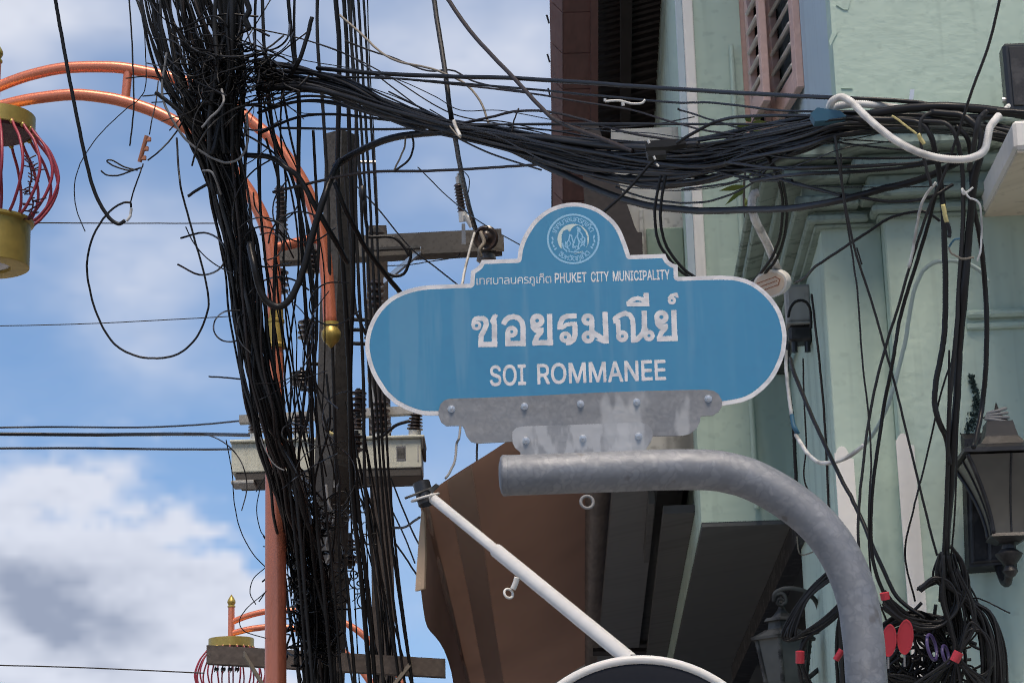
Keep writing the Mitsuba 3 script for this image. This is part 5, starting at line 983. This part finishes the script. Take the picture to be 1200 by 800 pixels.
# --- near cables around the pole
cable([(398, 188, 11.9), (390, 205, 11.8), (380, 230, 11.7), (368, 268, 11.7), (358, 305, 11.7), (350, 330, 11.7), (340, 349, 11.7), (327, 358, 11.7), (313, 352, 11.7), (303, 335, 11.7), (297, 310, 11.7), (292, 285, 11.8)], 8.2, 'fat black cable dropping in a deep U in front of the copper pipes')
cable([(290, 182, 12.1), (315, 184, 12.0), (335, 196, 11.9), (352, 210, 11.9), (372, 245, 11.9), (392, 280, 12.0), (408, 308, 12.2)], 6.5, 'fat black cable crossing the outer copper pipe')
cable([(392, 214, 12.0), (402, 240, 12.0), (425, 285, 12.2), (450, 320, 12.4), (470, 345, 12.6)], 6.0, 'fat black cable slanting down behind the left end of the sign')
cable([(432, 278, 13.5), (460, 278, 13.5), (474, 290, 13.5), (480, 300, 13.5)], 3.6, 'black jumper curving over the upper crossarm')
cable([(480, 290, 13.5), (481, 303, 13.5), (473, 320, 13.5), (460, 322, 13.5), (445, 312, 13.5), (432, 290, 13.5)], 3.6, 'black jumper looping below the upper crossarm')
cable([(195, 62, 11.9), (190, 110, 11.9), (202, 140, 11.9), (220, 165, 11.9), (245, 182, 11.9), (265, 189, 11.9), (282, 182, 11.9), (290, 160, 11.9), (288, 130, 11.9)], 3.0, 'grey looped cable hugging the tangle neck', 'grey_cable')
cable([(182, 108, 11.9), (200, 122, 11.9), (222, 140, 11.9), (240, 150, 12)], 5.0, 'thick cut cable end pointing left at the tangle neck')
cable([(190, 90, 11.9), (205, 112, 11.9), (225, 132, 12)], 4.6, 'second cut cable end just above at the tangle neck')
cable([(366, 20, 11.8), (360, 45, 11.8), (352, 70, 11.8), (342, 88, 11.9)], 5.2, 'stiff cut black cable end pointing up right of the tangle')
cable([(286, -5, 11.7), (292, 12, 11.7), (288, 22, 11.7), (293, 35, 11.7)], 7, 'torn flat black cable sheath beside the tangle top')
cable([(260, 105, 11.7), (262, 118, 11.6), (255, 130, 11.6), (244, 140, 11.6), (236, 150, 11.6)], 3.0, 'short pale grey wire curl on the tangle front', 'grey_cable')
cable([(238, 200, 11.8), (246, 200, 11.7), (252, 210, 11.7), (258, 228, 11.8)], 2.6, 'pale grey coil end at the tangle left edge', 'grey_cable')
for k_, (u0, u1, u2, u3, w, dz, side) in enumerate([(300, 304, 312, 338, 3.4, 12.2, 'first'), (307, 316, 322, 345, 4.2, 12.2, 'second'), (337, 350, 356, 368, 4.6, 12.4, 'third'), (345, 352, 372, 380, 3.2, 12.4, 'fourth'), (372, 378, 386, 395, 4.2, 13.2, 'fifth'), (392, 396, 402, 412, 6.0, 13.6, 'sixth'), (402, 408, 414, 418, 5.0, 13.6, 'seventh'), (411, 417, 420, 428, 4.0, 13.6, 'eighth')]):
    cable([(u0, -12, dz), ((u0 + u1) / 2 + rng.normal() * 2, 50, dz), (u1, 120, dz), ((u1 + u2) / 2 + rng.normal() * 4, 220, dz), (u2, 320, dz), ((u2 + u3) / 2 + rng.normal() * 4, 450, dz + 0.1), (u3, 570, dz + 0.2), (u3 + 12, 690, dz + 0.2), (u3 + 22, 810, dz + 0.2)], w, f'{side} from the left of the dark cables hanging down along the concrete pole', 'dusty_cable' if k_ % 3 == 1 else 'black_cable')
for k_, (pts, w, lab) in enumerate([
    ([(420, 200, 14), (424, 222, 14), (427, 250, 14), (430, 268, 14.5)], 4.4, 'dark cable with a splice lump beside the back pole'),
    ([(411, 200, 13.8), (412, 300, 13.8), (417, 360, 13.8), (421, 372, 13.8), (430, 392, 14)], 3.6, 'grey conduit bending off the concrete pole'),
    ([(403, 190, 13.9), (408, 260, 13.9), (414, 330, 14.0), (417, 368, 14.0)], 3.0, 'thin pipe strapped to the right face of the concrete pole')]):
    cable(pts, w, lab, 'dusty_cable')
single('splice', trimesh.creation.icosphere(2, 0.024).apply_transform(np.diag([1, 1, 2.2, 1.0])).apply_translation(D(424.5, 226, 13.98)), 'black_plastic', 'egg shaped black splice on the cable beside the back pole', 'splice', smooth=True)
# pale wires on the concrete pole
cable([(382, 568, 14.0), (385, 590, 13.95), (391, 606, 13.95), (386, 622, 13.95), (382, 640, 13.95), (386, 652, 13.95), (383, 660, 13.95)], 3.2, 'pale grey frayed wire zigzagging down the concrete pole', 'grey_cable')
cable([(366, 645, 13.9), (374, 652, 13.9), (380, 660, 13.9), (384, 655, 13.9)], 2.4, 'pale grey wire loop tied low on the concrete pole', 'grey_cable')
cable([(379, 670, 13.9), (377, 700, 13.9), (380, 730, 13.9), (378, 760, 13.9)], 2.2, 'thin pale wire running down the foot of the concrete pole', 'grey_cable')
cable([(305, 512, 11.8), (312, 530, 11.8), (322, 545, 11.8), (333, 551, 11.8)], 1.6, 'pale thin wire arc across the lower tangle', 'grey_cable')
cable([(382, 505, 13.9), (384, 492, 13.9), (390, 490, 13.9), (391, 500, 13.9), (384, 507, 13.9)], 3.0, 'small black wire loop on the concrete pole')
cable([(384, 505, 13.88), (388, 508, 13.86), (393, 509, 13.86)], 3.8, 'short yellow taped wire end on the concrete pole', 'yellow_tape')
# --- the mass of the tangle on the left
trunk = [(215, -20, 26), (226, 20, 26), (238, 60, 30), (248, 100, 33), (250, 135, 32), (257, 165, 29), (264, 200, 25), (271, 240, 22), (278, 280, 21), (283, 320, 20), (288, 360, 20), (293, 400, 20), (299, 440, 20), (308, 480, 20), (319, 520, 20), (332, 560, 20), (342, 600, 19), (352, 640, 20), (360, 680, 23), (366, 720, 23), (370, 760, 21), (373, 815, 20)]
g1 = bundle([(u, v, h * 0.92, float(np.interp(v, [0, 500, 600, 690, 820], [12.25, 12.3, 12.7, 13.3, 13.4]))) for u, v, h in trunk], 62, 1.3, 4.0, 21, lo=0.4, mats=('black_cable', 'dusty_cable', 'brown_cable'), wob=0.6)
g2 = bundle([(268, -20, 17, 12.2), (268, 30, 16, 12.2), (262, 80, 22, 12.2), (258, 130, 22, 12.2), (262, 180, 20, 12.2)], 34, 2.5, 6, 22, spread_d=0.15)
g3 = bundle([(172, -20, 14, 12.1), (184, 30, 14, 12.1), (200, 80, 16, 12.1), (222, 130, 16, 12.1), (246, 180, 14, 12.2), (262, 225, 12, 12.2)], 15, 1.8, 4.0, 23)
for gx in (g2, g3):
    for m, x in gx.items(): g1.setdefault(m, []).extend(x)
nest = {'black_cable': [], 'dusty_cable': []}
rn2 = np.random.default_rng(77)
for i in range(90):
    c = np.array([258 + rn2.normal() * 26 + (rn2.random() < 0.3) * 30, 84 + rn2.normal() * 22]); a = rn2.uniform(0, 6.28); L = rn2.uniform(24, 70); cur = rn2.normal() * 1.0
    P = [D(c[0] + L * t * math.cos(a + cur * t), c[1] + 0.75 * L * t * math.sin(a + cur * t), 12.0 + rn2.normal() * 0.16) for t in np.linspace(-1, 1, 6)]
    P = spline(P, n=4); nest['dusty_cable' if rn2.random() < 0.35 else 'black_cable'].append(tube(P, px(rn2.uniform(1.0, 2.8) / 2, 12), 5))
for m, x in nest.items(): g1.setdefault(m, []).extend(x)
stuff('cable_tangle', g1, 'dense tangle of black cables hanging in a thick trunk before the copper lamp post', 'cables')
# looser wires around the trunk, and the thicket low on the pole
g4 = bundle([(315, 100, 30, 12.4), (325, 160, 34, 12.4), (335, 220, 38, 12.5), (340, 300, 42, 12.5), (345, 380, 40, 12.5), (348, 440, 38, 12.6), (352, 500, 38, 12.6), (358, 560, 36, 12.7), (362, 620, 32, 12.8), (366, 680, 26, 13), (372, 740, 28, 13), (378, 815, 32, 13)], 17, 1.2, 3.0, 31, wob=0.6, lo=0.45)
th = np.random.default_rng(5)
for i in range(170):
    v = th.uniform(560, 770); u = lerp(352, 368, (v - 560) / 200) + th.normal() * 17; a = th.normal() * 0.5 + 1.57; L = th.uniform(8, 34); cur = th.normal() * 1.4
    P = [D(u + L * t * math.cos(a + cur * t), v + L * t * math.sin(a + cur * t), 13.1 + th.normal() * 0.15) for t in np.linspace(-1, 1, 6)]
    g4.setdefault('black_cable' if th.random() < 0.8 else 'dusty_cable', []).append(tube(spline(P, n=4), px(th.uniform(1.2, 3.2) / 2, 13), 5))
for i in range(34):
    v = th.uniform(90, 560); c0 = float(np.interp(v, [90, 200, 300, 400, 560], [275, 285, 300, 310, 335])); u = c0 + th.normal() * 34; a = th.normal() * 0.9 + 1.3; L = th.uniform(26, 75); cur = th.normal() * 0.8
    P = [D(u + L * t * math.cos(a + cur * t), v + L * t * math.sin(a + cur * t), 12.0 + th.normal() * 0.2) for t in np.linspace(-1, 1, 7)]
    g4.setdefault('black_cable' if th.random() < 0.7 else 'dusty_cable', []).append(tube(spline(P, n=4), px(th.uniform(1.1, 2.6) / 2, 12), 5))
stuff('loose_wires', g4, 'loose dark wires woven between the cable trunk and the concrete pole', 'cables')
g5 = {}
lw = np.random.default_rng(9)
for i in range(17):
    u0 = lw.uniform(404, 430); v0 = lw.uniform(470, 600); u1 = u0 + lw.uniform(8, 62); c = lw.normal() * 8
    P = [D(u0 + (u1 - u0) * t + c * math.sin(math.pi * t), v0 + (812 - v0) * t, 14.2 + 0.3 * lw.random()) for t in np.linspace(0, 1, 6)]
    g5.setdefault('black_cable', []).append(tube(spline(P, n=4), px(lw.uniform(1.3, 3.0) / 2, 14), 5))
for i in range(26):
    v = lw.uniform(560, 720); u = 413 + lw.normal() * 9; a = lw.normal() * 0.9 + 1.4; L = lw.uniform(6, 22); cur = lw.normal() * 2.0
    P = [D(u + L * t * math.cos(a + cur * t), v + L * t * math.sin(a + cur * t), 14.3) for t in np.linspace(-1, 1, 6)]
    g5['black_cable'].append(tube(spline(P, n=4), px(lw.uniform(1.1, 2.4) / 2, 14), 5))
stuff('loose_wires', g5, 'thin dark wires fanning down between the two utility poles', 'cables')
for i, (ua, ub, uc, w) in enumerate([(431, 441, 470, 3.6), (437, 446, 476, 3.2), (443, 451, 484, 3.4), (449, 456, 486, 3.0)]):
    cable([(ua - 24, -14, 14.4), (ua - 17, 100, 14.3), (ua - 10, 215, 14.2), (ua - 5, 330, 14.1), (ua, 425, 14.0), ((ua + ub) / 2, 490, 14.0), (ub, 560, 14.0), ((ub + uc) / 2 - 3, 680, 14.0), (uc, 815, 14.0)], w, ['leftmost', 'second from left', 'third from left', 'rightmost'][i] + ' of four parallel leads passing in front of the cream box', group=None)
cable([(458, 560, 14.2), (478, 610, 14.2), (492, 640, 14.2)], 2.0, 'thin wire slanting down to the awning corner')
cable([(461, 600, 14.2), (475, 630, 14.2), (487, 660, 14.2)], 1.8, 'thin wire just below the slanting one by the awning corner')
cable([(462, 634, 14.2), (474, 652, 14.2), (488, 674, 14.2)], 2.2, 'lowest thin wire slanting to the awning flap')
cable([(460, 618, 14.0), (475, 617, 12.5), (492, 606, 10.2)], 3.0, 'dark lead running from the back pole to the awning front bar')
cable([(548, 400, 11.5), (543, 470, 10.3), (540, 510, 10), (537, 520, 10), (535, 540, 9.9), (530, 552, 9.8), (525, 560, 9.7)], 3.0, 'grey cord hanging to the awning edge', 'grey_cable')
cable([(566, 330, 14.5), (561, 440, 12.8), (559.5, 515, 12), (559, 545, 11.8), (557, 553, 11.6)], 2.6, 'short black cable showing between bracket and awning')
cable([(480, 493, 15.6), (465, 498, 15.6), (450, 510, 15.6), (440, 514, 15.6)], 4, 'black lead joining the bushings of the cream box')

# --- the right hand drop along the shophouse corner
R = lambda *p: [(a, b, c) for a, b, c in p]
cable(R((1090, 132, 7.3), (1128, 136, 7.25), (1148, 155, 7.22), (1148, 180, 7.22), (1140, 215, 7.25), (1134, 280, 7.3), (1129, 340, 7.3), (1124, 400, 7.35), (1121, 460, 7.35), (1117, 520, 7.35), (1113, 580, 7.4), (1109, 640, 7.4), (1104, 700, 7.45)), 9.5, 'thickest black cable dropping down the front wall')
cable(R((1080, 142, 7.3), (1112, 146, 7.25), (1126, 175, 7.25), (1130, 240, 7.28), (1126, 320, 7.3), (1122, 390, 7.3), (1115, 470, 7.32), (1112, 560, 7.35), (1108, 660, 7.4)), 5.5, 'black cable taped to the left of the thickest drop', 'dusty_cable')
cable(R((1050, 140, 7.35), (1080, 145, 7.3), (1093, 165, 7.28), (1101, 205, 7.3), (1106, 250, 7.3), (1108, 320, 7.3), (1108, 370, 7.3), (1104, 410, 7.3), (1097, 445, 7.3), (1096, 470, 7.3), (1102, 495, 7.3), (1111, 515, 7.35), (1114, 545, 7.35)), 7.0, 'black cable bowing left beside the thickest drop')
cable(R((1120, 148, 7.25), (1135, 165, 7.25), (1137, 195, 7.3), (1140, 240, 7.3), (1148, 280, 7.35), (1153, 330, 7.4), (1155, 380, 7.4), (1154, 430, 7.4), (1149, 480, 7.4), (1143, 515, 7.3), (1141, 523, 7.25)), 6.2, 'black cable curving right into the black lantern')
cable(R((1174, -10, 6.9), (1160, 50, 7.0), (1140, 105, 7.1), (1122, 160, 7.2), (1108, 200, 7.25), (1090, 240, 7.3), (1070, 300, 7.4), (1052, 360, 7.45), (1036, 410, 7.5), (1020, 480, 7.5), (1010, 560, 7.5), (1006, 640, 7.5), (1020, 720, 7.55)), 3.6, 'thin cable running diagonally from the top right down the pilaster', 'dusty_cable')
cable(R((985, 180, 7.4), (988, 230, 7.45), (997, 290, 7.5), (1004, 340, 7.5), (1010, 420, 7.5), (1016, 480, 7.5), (1020, 540, 7.5), (1018, 600, 7.5), (1022, 680, 7.55), (1040, 730, 7.6)), 2.4, 'thin wire hanging down in front of the shaded pilaster', 'dusty_cable')
cable(R((978, 160, 7.4), (983, 200, 7.4), (998, 280, 7.45), (1015, 335, 7.5), (1034, 398, 7.5), (1050, 455, 7.5), (1068, 530, 7.5), (1085, 600, 7.5), (1098, 650, 7.5)), 3.0, 'thin cable slanting right across the pilaster to the coil', 'dusty_cable')
cable(R((1098, 220, 7.3), (1088, 260, 7.35), (1070, 320, 7.4), (1056, 370, 7.45), (1046, 420, 7.45), (1037, 470, 7.5), (1026, 540, 7.5), (1021, 600, 7.5), (1024, 660, 7.5), (1045, 710, 7.5), (1080, 728, 7.5)), 4.6, 'black cable slanting left down the pilaster')
cable(R((1115, 425, 7.4), (1104, 460, 7.4), (1090, 520, 7.45), (1076, 575, 7.45), (1068, 605, 7.45), (1060, 650, 7.5), (1072, 705, 7.5)), 2.4, 'thin wire slanting left from the thickest drop')
cable(R((926, 420, 8.6), (932, 440, 8.4), (948, 480, 8.2), (966, 520, 8.0), (985, 560, 7.8), (1005, 600, 7.7), (1026, 650, 7.6), (1050, 700, 7.55), (1085, 726, 7.5)), 5.0, 'black cable slanting down right past the blue sign edge')
cable(R((924, 402, 8.8), (923, 440, 8.8), (929, 490, 8.8), (932, 540, 8.8), (933, 570, 8.8)), 4.4, 'black cable hanging beside the right end of the sign')
cable(R((1004, 290, 7.5), (1010, 310, 7.5)), 2, 'short wire end on the pilaster')
cable(R((1112, 410, 7.28), (1110, 500, 7.3), (1107, 600, 7.35), (1104, 690, 7.4)), 2.6, 'thin black wire close left of the thickest drop')
cable(R((1123, 470, 7.28), (1122, 520, 7.3), (1120, 600, 7.35), (1114, 660, 7.4)), 2.4, 'thin black wire close right of the thickest drop')
# coils beside the sapling
for k_, (o_, lab) in enumerate([(0, 'outer black loop'), (5, 'inner black loop')]):
    cable([(775 + o_, 205, 8.8), (770 + o_, 230, 8.8), (768 + o_, 255, 8.8), (772 + o_, 280, 8.8), (783 + o_, 300, 8.8), (797 + o_, 315, 8.8), (815 + o_, 328, 8.8), (845, 345, 8.8), (880, 335 - o_, 8.7), (898 - o_, 317, 8.6), (912 - o_, 297, 8.5), (920 - o_, 270, 8.4), (922 - o_, 240, 8.3), (918 - o_, 215, 8.2), (908 - o_, 192, 8.1), (895 - o_, 175, 8.1)], 3.6, lab + ' of spare cable hung between grey wall and cornice')
# pale cables
cable(R((1097, 214, 7.25), (1086, 226, 7.28), (1078, 244, 7.3), (1073, 270, 7.35), (1069, 295, 7.38), (1064, 315, 7.4)), 3.6, 'white lead curving down from the bundle over the pilaster', 'white_cable')
cable([(1158, 330, 7.95), (1150, 318, 7.95), (1135, 309, 7.95), (1115, 305, 7.95), (1098, 306, 7.95), (1086, 314, 7.95), (1077, 330, 7.95), (1071, 355, 7.95), (1066, 390, 7.95), (1059, 420, 7.95), (1050, 455, 7.95), (1040, 482, 7.97), (1028, 503, 8.0), (1012, 521, 8.05), (995, 533, 8.1)], 5.2, 'green painted conduit arching across the pilaster', 'green_cable')
cable([(1012, 521, 8.0), (995, 534, 8.05), (975, 541, 8.1), (960, 540, 8.2), (948, 530, 8.35), (940, 517, 8.5), (934, 507, 8.6)], 5.0, 'white sheathed cable sagging between sign and pilaster', 'white_cable')
cable([(935, 508, 8.6), (931, 500, 8.6), (927, 486, 8.65)], 5.6, 'blue taped splice on the white sheathed cable', 'blue_tape', kind='tape_wrap', cat_='tape')
cable([(928, 488, 8.66), (924, 460, 8.7), (921, 435, 8.75), (921, 410, 8.8)], 4.4, 'white cable rising beside the right rim of the sign', 'white_cable')
cable([(941, 420, 8.9), (942, 470, 8.9), (944, 520, 8.9), (941, 560, 8.9), (948, 580, 8.9)], 2.0, 'thin brown wire hanging by the junction box', 'brown_cable')
cable([(951, 345, 8.9), (957, 400, 8.8), (962, 450, 8.8), (966, 510, 8.8), (969, 570, 8.8), (970, 600, 8.8)], 3.0, 'brown conduit down the corner beside the junction box', 'brown_cable')
cable([(924, 372, 9.1), (928, 358, 9.1), (936, 352, 9.1), (946, 354, 9.1), (951, 365, 9.1), (951, 385, 9.1)], 3.4, 'black rubber hose looping over the junction box')
# white corrugated conduits
def conduit(pts, w, label, seg_px=2.2, tip=1.0):
    P = spline([D(*p) for p in pts], n=10); L = np.concatenate([[0], np.cumsum(np.linalg.norm(np.diff(P, axis=0), axis=1))]); dep = np.mean((P - CAM) @ FWD)
    n = int(L[-1] / px(seg_px, dep)) * 4; s = np.linspace(0, L[-1], n); Q = np.stack([np.interp(s, L, P[:, i]) for i in range(3)], 1)
    r = px(w / 2, dep) * (1 + 0.07 * np.sin(np.arange(n) * math.pi / 2)) * np.interp(np.linspace(0, 1, n), [0, 0.7, 0.76, 1], [1, 1, tip, tip])
    return single('conduit', tube(Q, r, 12), 'white_cable', label, 'conduit', smooth=True)
conduit([(972, 126, 7.45), (976, 118, 7.42), (986, 114, 7.4), (998, 120, 7.35), (1012, 134, 7.3), (1030, 150, 7.25), (1050, 165, 7.2), (1075, 178, 7.15), (1100, 185, 7.12), (1125, 187, 7.1), (1142, 184, 7.1), (1153, 177, 7.12), (1157, 165, 7.14), (1160, 150, 7.16), (1167, 140, 7.2), (1172, 134, 7.4), (1177, 129, 7.8), (1182, 124, 8.2)], 8.8, 'white corrugated conduit sweeping across the cornice to the canopy slab', tip=0.62)
conduit([(970, 130, 7.5), (985, 124, 7.48), (1005, 122, 7.45), (1030, 124, 7.45), (1065, 129, 7.5)], 9.0, 'short white corrugated conduit lying level on the cornice top')
conduit([(889, 226, 8.3), (883, 228, 8.3), (881, 240, 8.3), (884, 255, 8.3), (892, 272, 8.4), (901, 290, 8.5), (908, 308, 8.6), (914, 324, 8.8)], 9.5, 'white corrugated conduit hanging beside the sapling above the round light')
tape = [(950, 133), (958, 126), (985, 130), (992, 136), (975, 141), (955, 142)]
single('tape_wrap', slab([D(u, v, 7.42) for u, v in tape], (0, 0.05, 0)), 'blue_tape', 'torn blue tape wrap on the cornice below the white conduit', 'tape')
for i, (pts, w, m, lab) in enumerate([([(1045, 136, 7.2), (1056, 143, 7.2), (1065, 150, 7.2), (1075, 158, 7.2)], 2.6, 'yellow_tape', 'yellow and black taped lead across the white conduit'), ([(1076, 157, 7.18), (1079, 163, 7.18), (1082, 168, 7.18)], 5.0, 'yellow_tape', 'yellow taped joint above the white conduit'), ([(1092, 131, 7.2), (1082, 136, 7.2), (1077, 147, 7.2), (1077, 168, 7.2), (1083, 190, 7.2), (1090, 215, 7.2)], 4.0, 'dusty_cable', 'dark cable hooked over the fat sleeves'), ([(1157, 130, 7.1), (1148, 138, 7.1), (1144, 155, 7.1), (1140, 180, 7.15), (1136, 200, 7.2)], 6.5, 'dusty_cable', 'thick dark cable hooked down beside the canopy slab'), ([(1105, 240, 7.2), (1108, 252, 7.2), (1111, 260, 7.2)], 5.5, 'yellow_tape', 'yellow tape wrap on a cable end right of the pilaster'), ([(1110, 260, 7.2), (1112, 270, 7.2), (1111, 278, 7.2)], 5.0, 'black_cable', 'black crimped end under the yellow tape wrap'), ([(1140, 220, 7.2), (1129, 228, 7.18), (1128, 222, 7.18), (1135, 232, 7.18), (1146, 238, 7.18), (1150, 260, 7.2), (1150, 290, 7.2), (1146, 308, 7.2)], 2.6, 'white_cable', 'thin white cable looped on the drop below the canopy slab'), ([(1112, 290, 7.22), (1118, 280, 7.2), (1126, 277, 7.2)], 2.4, 'blue_tape', 'short blue wire on the drop'), ([(1112, 290, 7.2), (1116, 297, 7.2), (1128, 302, 7.2), (1142, 300, 7.2)], 2.4, 'tan_cable', 'short pale wire loop on the drop')]):
    cable(pts, w, lab, m)
pcl = thing('plastic_clamp', 'white plastic cable clamp hanging in front of the dark eave', 'clamp')
obj('bar', tube(spline([D(709, 119, 9.2), (D(725, 118, 9.2)), D(740, 121.5, 9.2), D(752, 121, 9.2), D(756, 117, 9.2)], n=5), px(1.5, 9.2), 8), 'white_plastic', pcl, smooth=True)
obj('hook', cat(rod(D(709, 119, 9.2), D(709, 115.5, 9.2), px(1.6, 9.2), 8), rod(D(730, 120, 9.2), D(730.5, 124, 9.2), px(2, 9.2), 8)), 'white_plastic', pcl, smooth=40)
spb = thing('splice_box', 'grey splice box clipped on the cable run before the corner trim', 'splice box')
obj('case', slab([D(756, 166, 8.75), D(780, 163, 8.75), D(802, 163, 8.75), D(804, 168, 8.75), D(782, 172, 8.75), D(757, 173, 8.75)], (0, 0.06, 0)), 'dusty_cable', spb)
obj('case', slab([D(757, 177, 8.7), D(780, 176, 8.7), D(781, 181, 8.7), D(760, 183, 8.7)], (0, 0.06, 0)), 'dusty_cable', spb)
obj('white_clip', cat(rod(D(759, 164, 8.68), D(761, 168, 8.68), px(1.6, 8.7), 8), rod(D(766, 183, 8.65), D(768, 187, 8.65), px(1.3, 8.7), 8), rod(D(769, 192, 8.65), D(772, 195, 8.65), px(1.3, 8.7), 8)), 'white_plastic', spb)
# --- coils at the bottom right
rc = np.random.default_rng(13)
co = {'black_cable': [], 'dusty_cable': []}
def addc(pts, w, d0=7.45):
    dz = d0 + rc.normal() * 0.09
    P = spline([D(u + rc.normal() * 1.2, v + rc.normal() * 1.2, dz) for u, v in pts], n=6); co['black_cable' if rc.random() < 0.85 else 'dusty_cable'].append(tube(P, px(w / 2, 7.45), 6))
for i in range(40):
    a = rc.normal() * 7; b = rc.uniform(0, 1)
    addc([(1108 + a * .6, 648), (1112 + a, 680), (1124 + 18 * b, 698 + 6 * b), (1140 + 24 * b, 722), (1150 + 26 * b, 760), (1150 + 30 * b, 815)], rc.uniform(2.2, 4.2))
for i in range(34):
    a = rc.normal() * 9
    addc([(1112 + a * .5, 668), (1120 + a, 705), (1126 + a * .8, 738), (1121 + a * .25, 769), (1112 + a * 2.4, 800), (1106 + a * 3, 820)], rc.uniform(2.0, 3.8))
for i in range(26):
    a = rc.uniform(0, 1)
    addc([(1030, 735 + 30 * a), (1050, 720 + 34 * a), (1075, 716 + 30 * a), (1098, 730 + 30 * a), (1108, 760 + 20 * a), (1090, 790 + 10 * a), (1060, 800 - 10 * a), (1034, 790)], rc.uniform(2.2, 4.2), 7.65)
for i in range(30):
    a = rc.uniform(0, 1)
    addc([(1036, 692 + 22 * a), (1058, 716 + 14 * a), (1082, 728 + 8 * a), (1106, 724 + 8 * a), (1120, 706 + 6 * a), (1116, 684), (1096, 680 - 4 * a), (1078, 690)], rc.uniform(2.4, 4.0), 7.5)
for i in range(26):
    a = rc.uniform(0, 1)
    addc([(1122, 770), (1136, 742 - 16 * a), (1156, 742 + 10 * a), (1166 - 8 * a, 770 + 14 * a), (1150, 790 + 16 * a), (1126, 778)], rc.uniform(2.0, 3.2), 7.4)
for i in range(95):
    u, v = rc.uniform(1030, 1135), rc.uniform(735, 815); L = rc.uniform(18, 46); a = rc.uniform(0, 3.14); c = rc.normal()
    addc([(u + L * t * math.cos(a + c * t), v + L * t * math.sin(a + c * t)) for t in (-1, -.5, 0, .5, 1)], rc.uniform(2.4, 5.0), 7.72)
for i in range(10):
    a = rc.uniform(0, 1)
    addc([(1115, 640), (1126 + 4 * a, 662), (1128 + 6 * a, 690), (1124, 712)], rc.uniform(1.6, 2.6), 7.4)
k_ = thing('cable_coil', 'big black coil of spare cables with red tape hanging right of the bent post', 'cable coil')
for m, x in co.items():
    q_ = obj('loops', cat(x), m, k_, smooth=True); labels[q_] = {'kind': 'stuff'}
cable(R((1130, 700, 7.4), (1146, 701, 7.35), (1162, 708, 7.3), (1183, 718, 7.3)), 1.8, 'single thin wire end pointing right from the coil')
co = {'black_cable': [], 'dusty_cable': []}
for i in range(20):
    a = rc.uniform(0, 1)
    addc([(1000, 655 + 10 * a), (972, 668 + 14 * a), (942 + 4 * a, 700), (920 + 14 * a, 735 - 4 * a), (918 + 12 * a, 748), (935, 748 - 4 * a), (965, 735 - 12 * a), (1000, 705 - 16 * a)], rc.uniform(2.4, 3.6), 8.1)
for i in range(24):
    a = rc.uniform(0, 1)
    addc([(1000, 700), (984 + 6 * a, 720), (978 + 18 * a, 760), (982 + 12 * a, 815)], rc.uniform(2.4, 4.2), 8.15)
for i in range(7):
    a = rc.uniform(-1, 1)
    addc([(960, 738), (945 + 3 * a, 748), (938 + 3 * a, 770), (942 + 5 * a, 790), (952 + 9 * a, 815)], rc.uniform(2.6, 3.6), 8.05)
k_ = thing('cable_coil', 'smaller black cable coil drooping before the shaded wall lantern', 'cable coil')
for m, x in co.items():
    q_ = obj('loops', cat(x), m, k_, smooth=True); labels[q_] = {'kind': 'stuff'}
cable([(934, 628, 9.4), (936, 645, 9.4), (942, 650, 9.4), (960, 643, 9.3), (972, 640, 9.3)], 1.6, 'bent thin wire under the soffit corner', 'tan_cable')
def tapeband(u, v, w, h, d, lab, lean=0.1):
    single('tape_wrap', rod(D(u - lean * h / 2, v - h / 2, d), D(u + lean * h / 2, v + h / 2, d), px(w / 2, d), 12), 'red_plastic', lab, 'tape', smooth=40)
tapeband(1121, 769, 12, 11, 7.22, 'red tape band tying the big coil', -0.5)
tapeband(937.5, 769.5, 10.5, 14, 7.85, 'red tape band tying the small coil before the shaded lantern', 0.0)
tapeband(983, 767, 8, 12, 7.85, 'red tape band tight against the left side of the bent post', -0.6)
tapeband(1037, 698, 11, 8, 7.3, 'red tape band at the top of the big coil beside the post', 0.2)
for u, v, rx, ry, lab in ((1061, 746, 9.3, 20.5, 'red oval plastic tag in full view among the coiled cables'), (1042, 750, 8.5, 19, 'red oval plastic tag half hidden behind the bent post')):
    tg = thing('cable_tag', lab, 'tag'); d = 7.2
    M = frame(-FWD * 0.9 + RIGHT * -0.25, RIGHT); M[:3, 3] = D(u, v, d); s = px(1, d)
    g = affinity.rotate(affinity.scale(Point(0, 0).buffer(1, 24), rx * s, ry * s), -4)
    obj('disc', extrude(g, 0.006, M, -0.003), 'red_plastic', tg, smooth=30)
    obj('rim', extrude(g.difference(g.buffer(-1.6 * s)), 0.002, M, 0.003), 'red_plastic', tg, smooth=30)
    obj('stem', rod(D(u - 1, v + ry - 1, d), D(u - 1, v + ry + 14, d), 1.2 * s, 8), 'grey_cable', tg)
for (u, v, r, lab) in ((1092, 758, 15, 'purple plastic ring standing beside the red oval tag'), (1108, 766, 10, 'smaller purple plastic ring inside the big coil')):
    single('plastic_ring', ring_mesh(D(u, v, 7.3), unit(RIGHT * 0.85 - FWD * 0.45 + UP * 0.25), px(r, 7.3), px(2.0, 7.3)), 'purple_plastic', lab, 'ring', smooth=True)
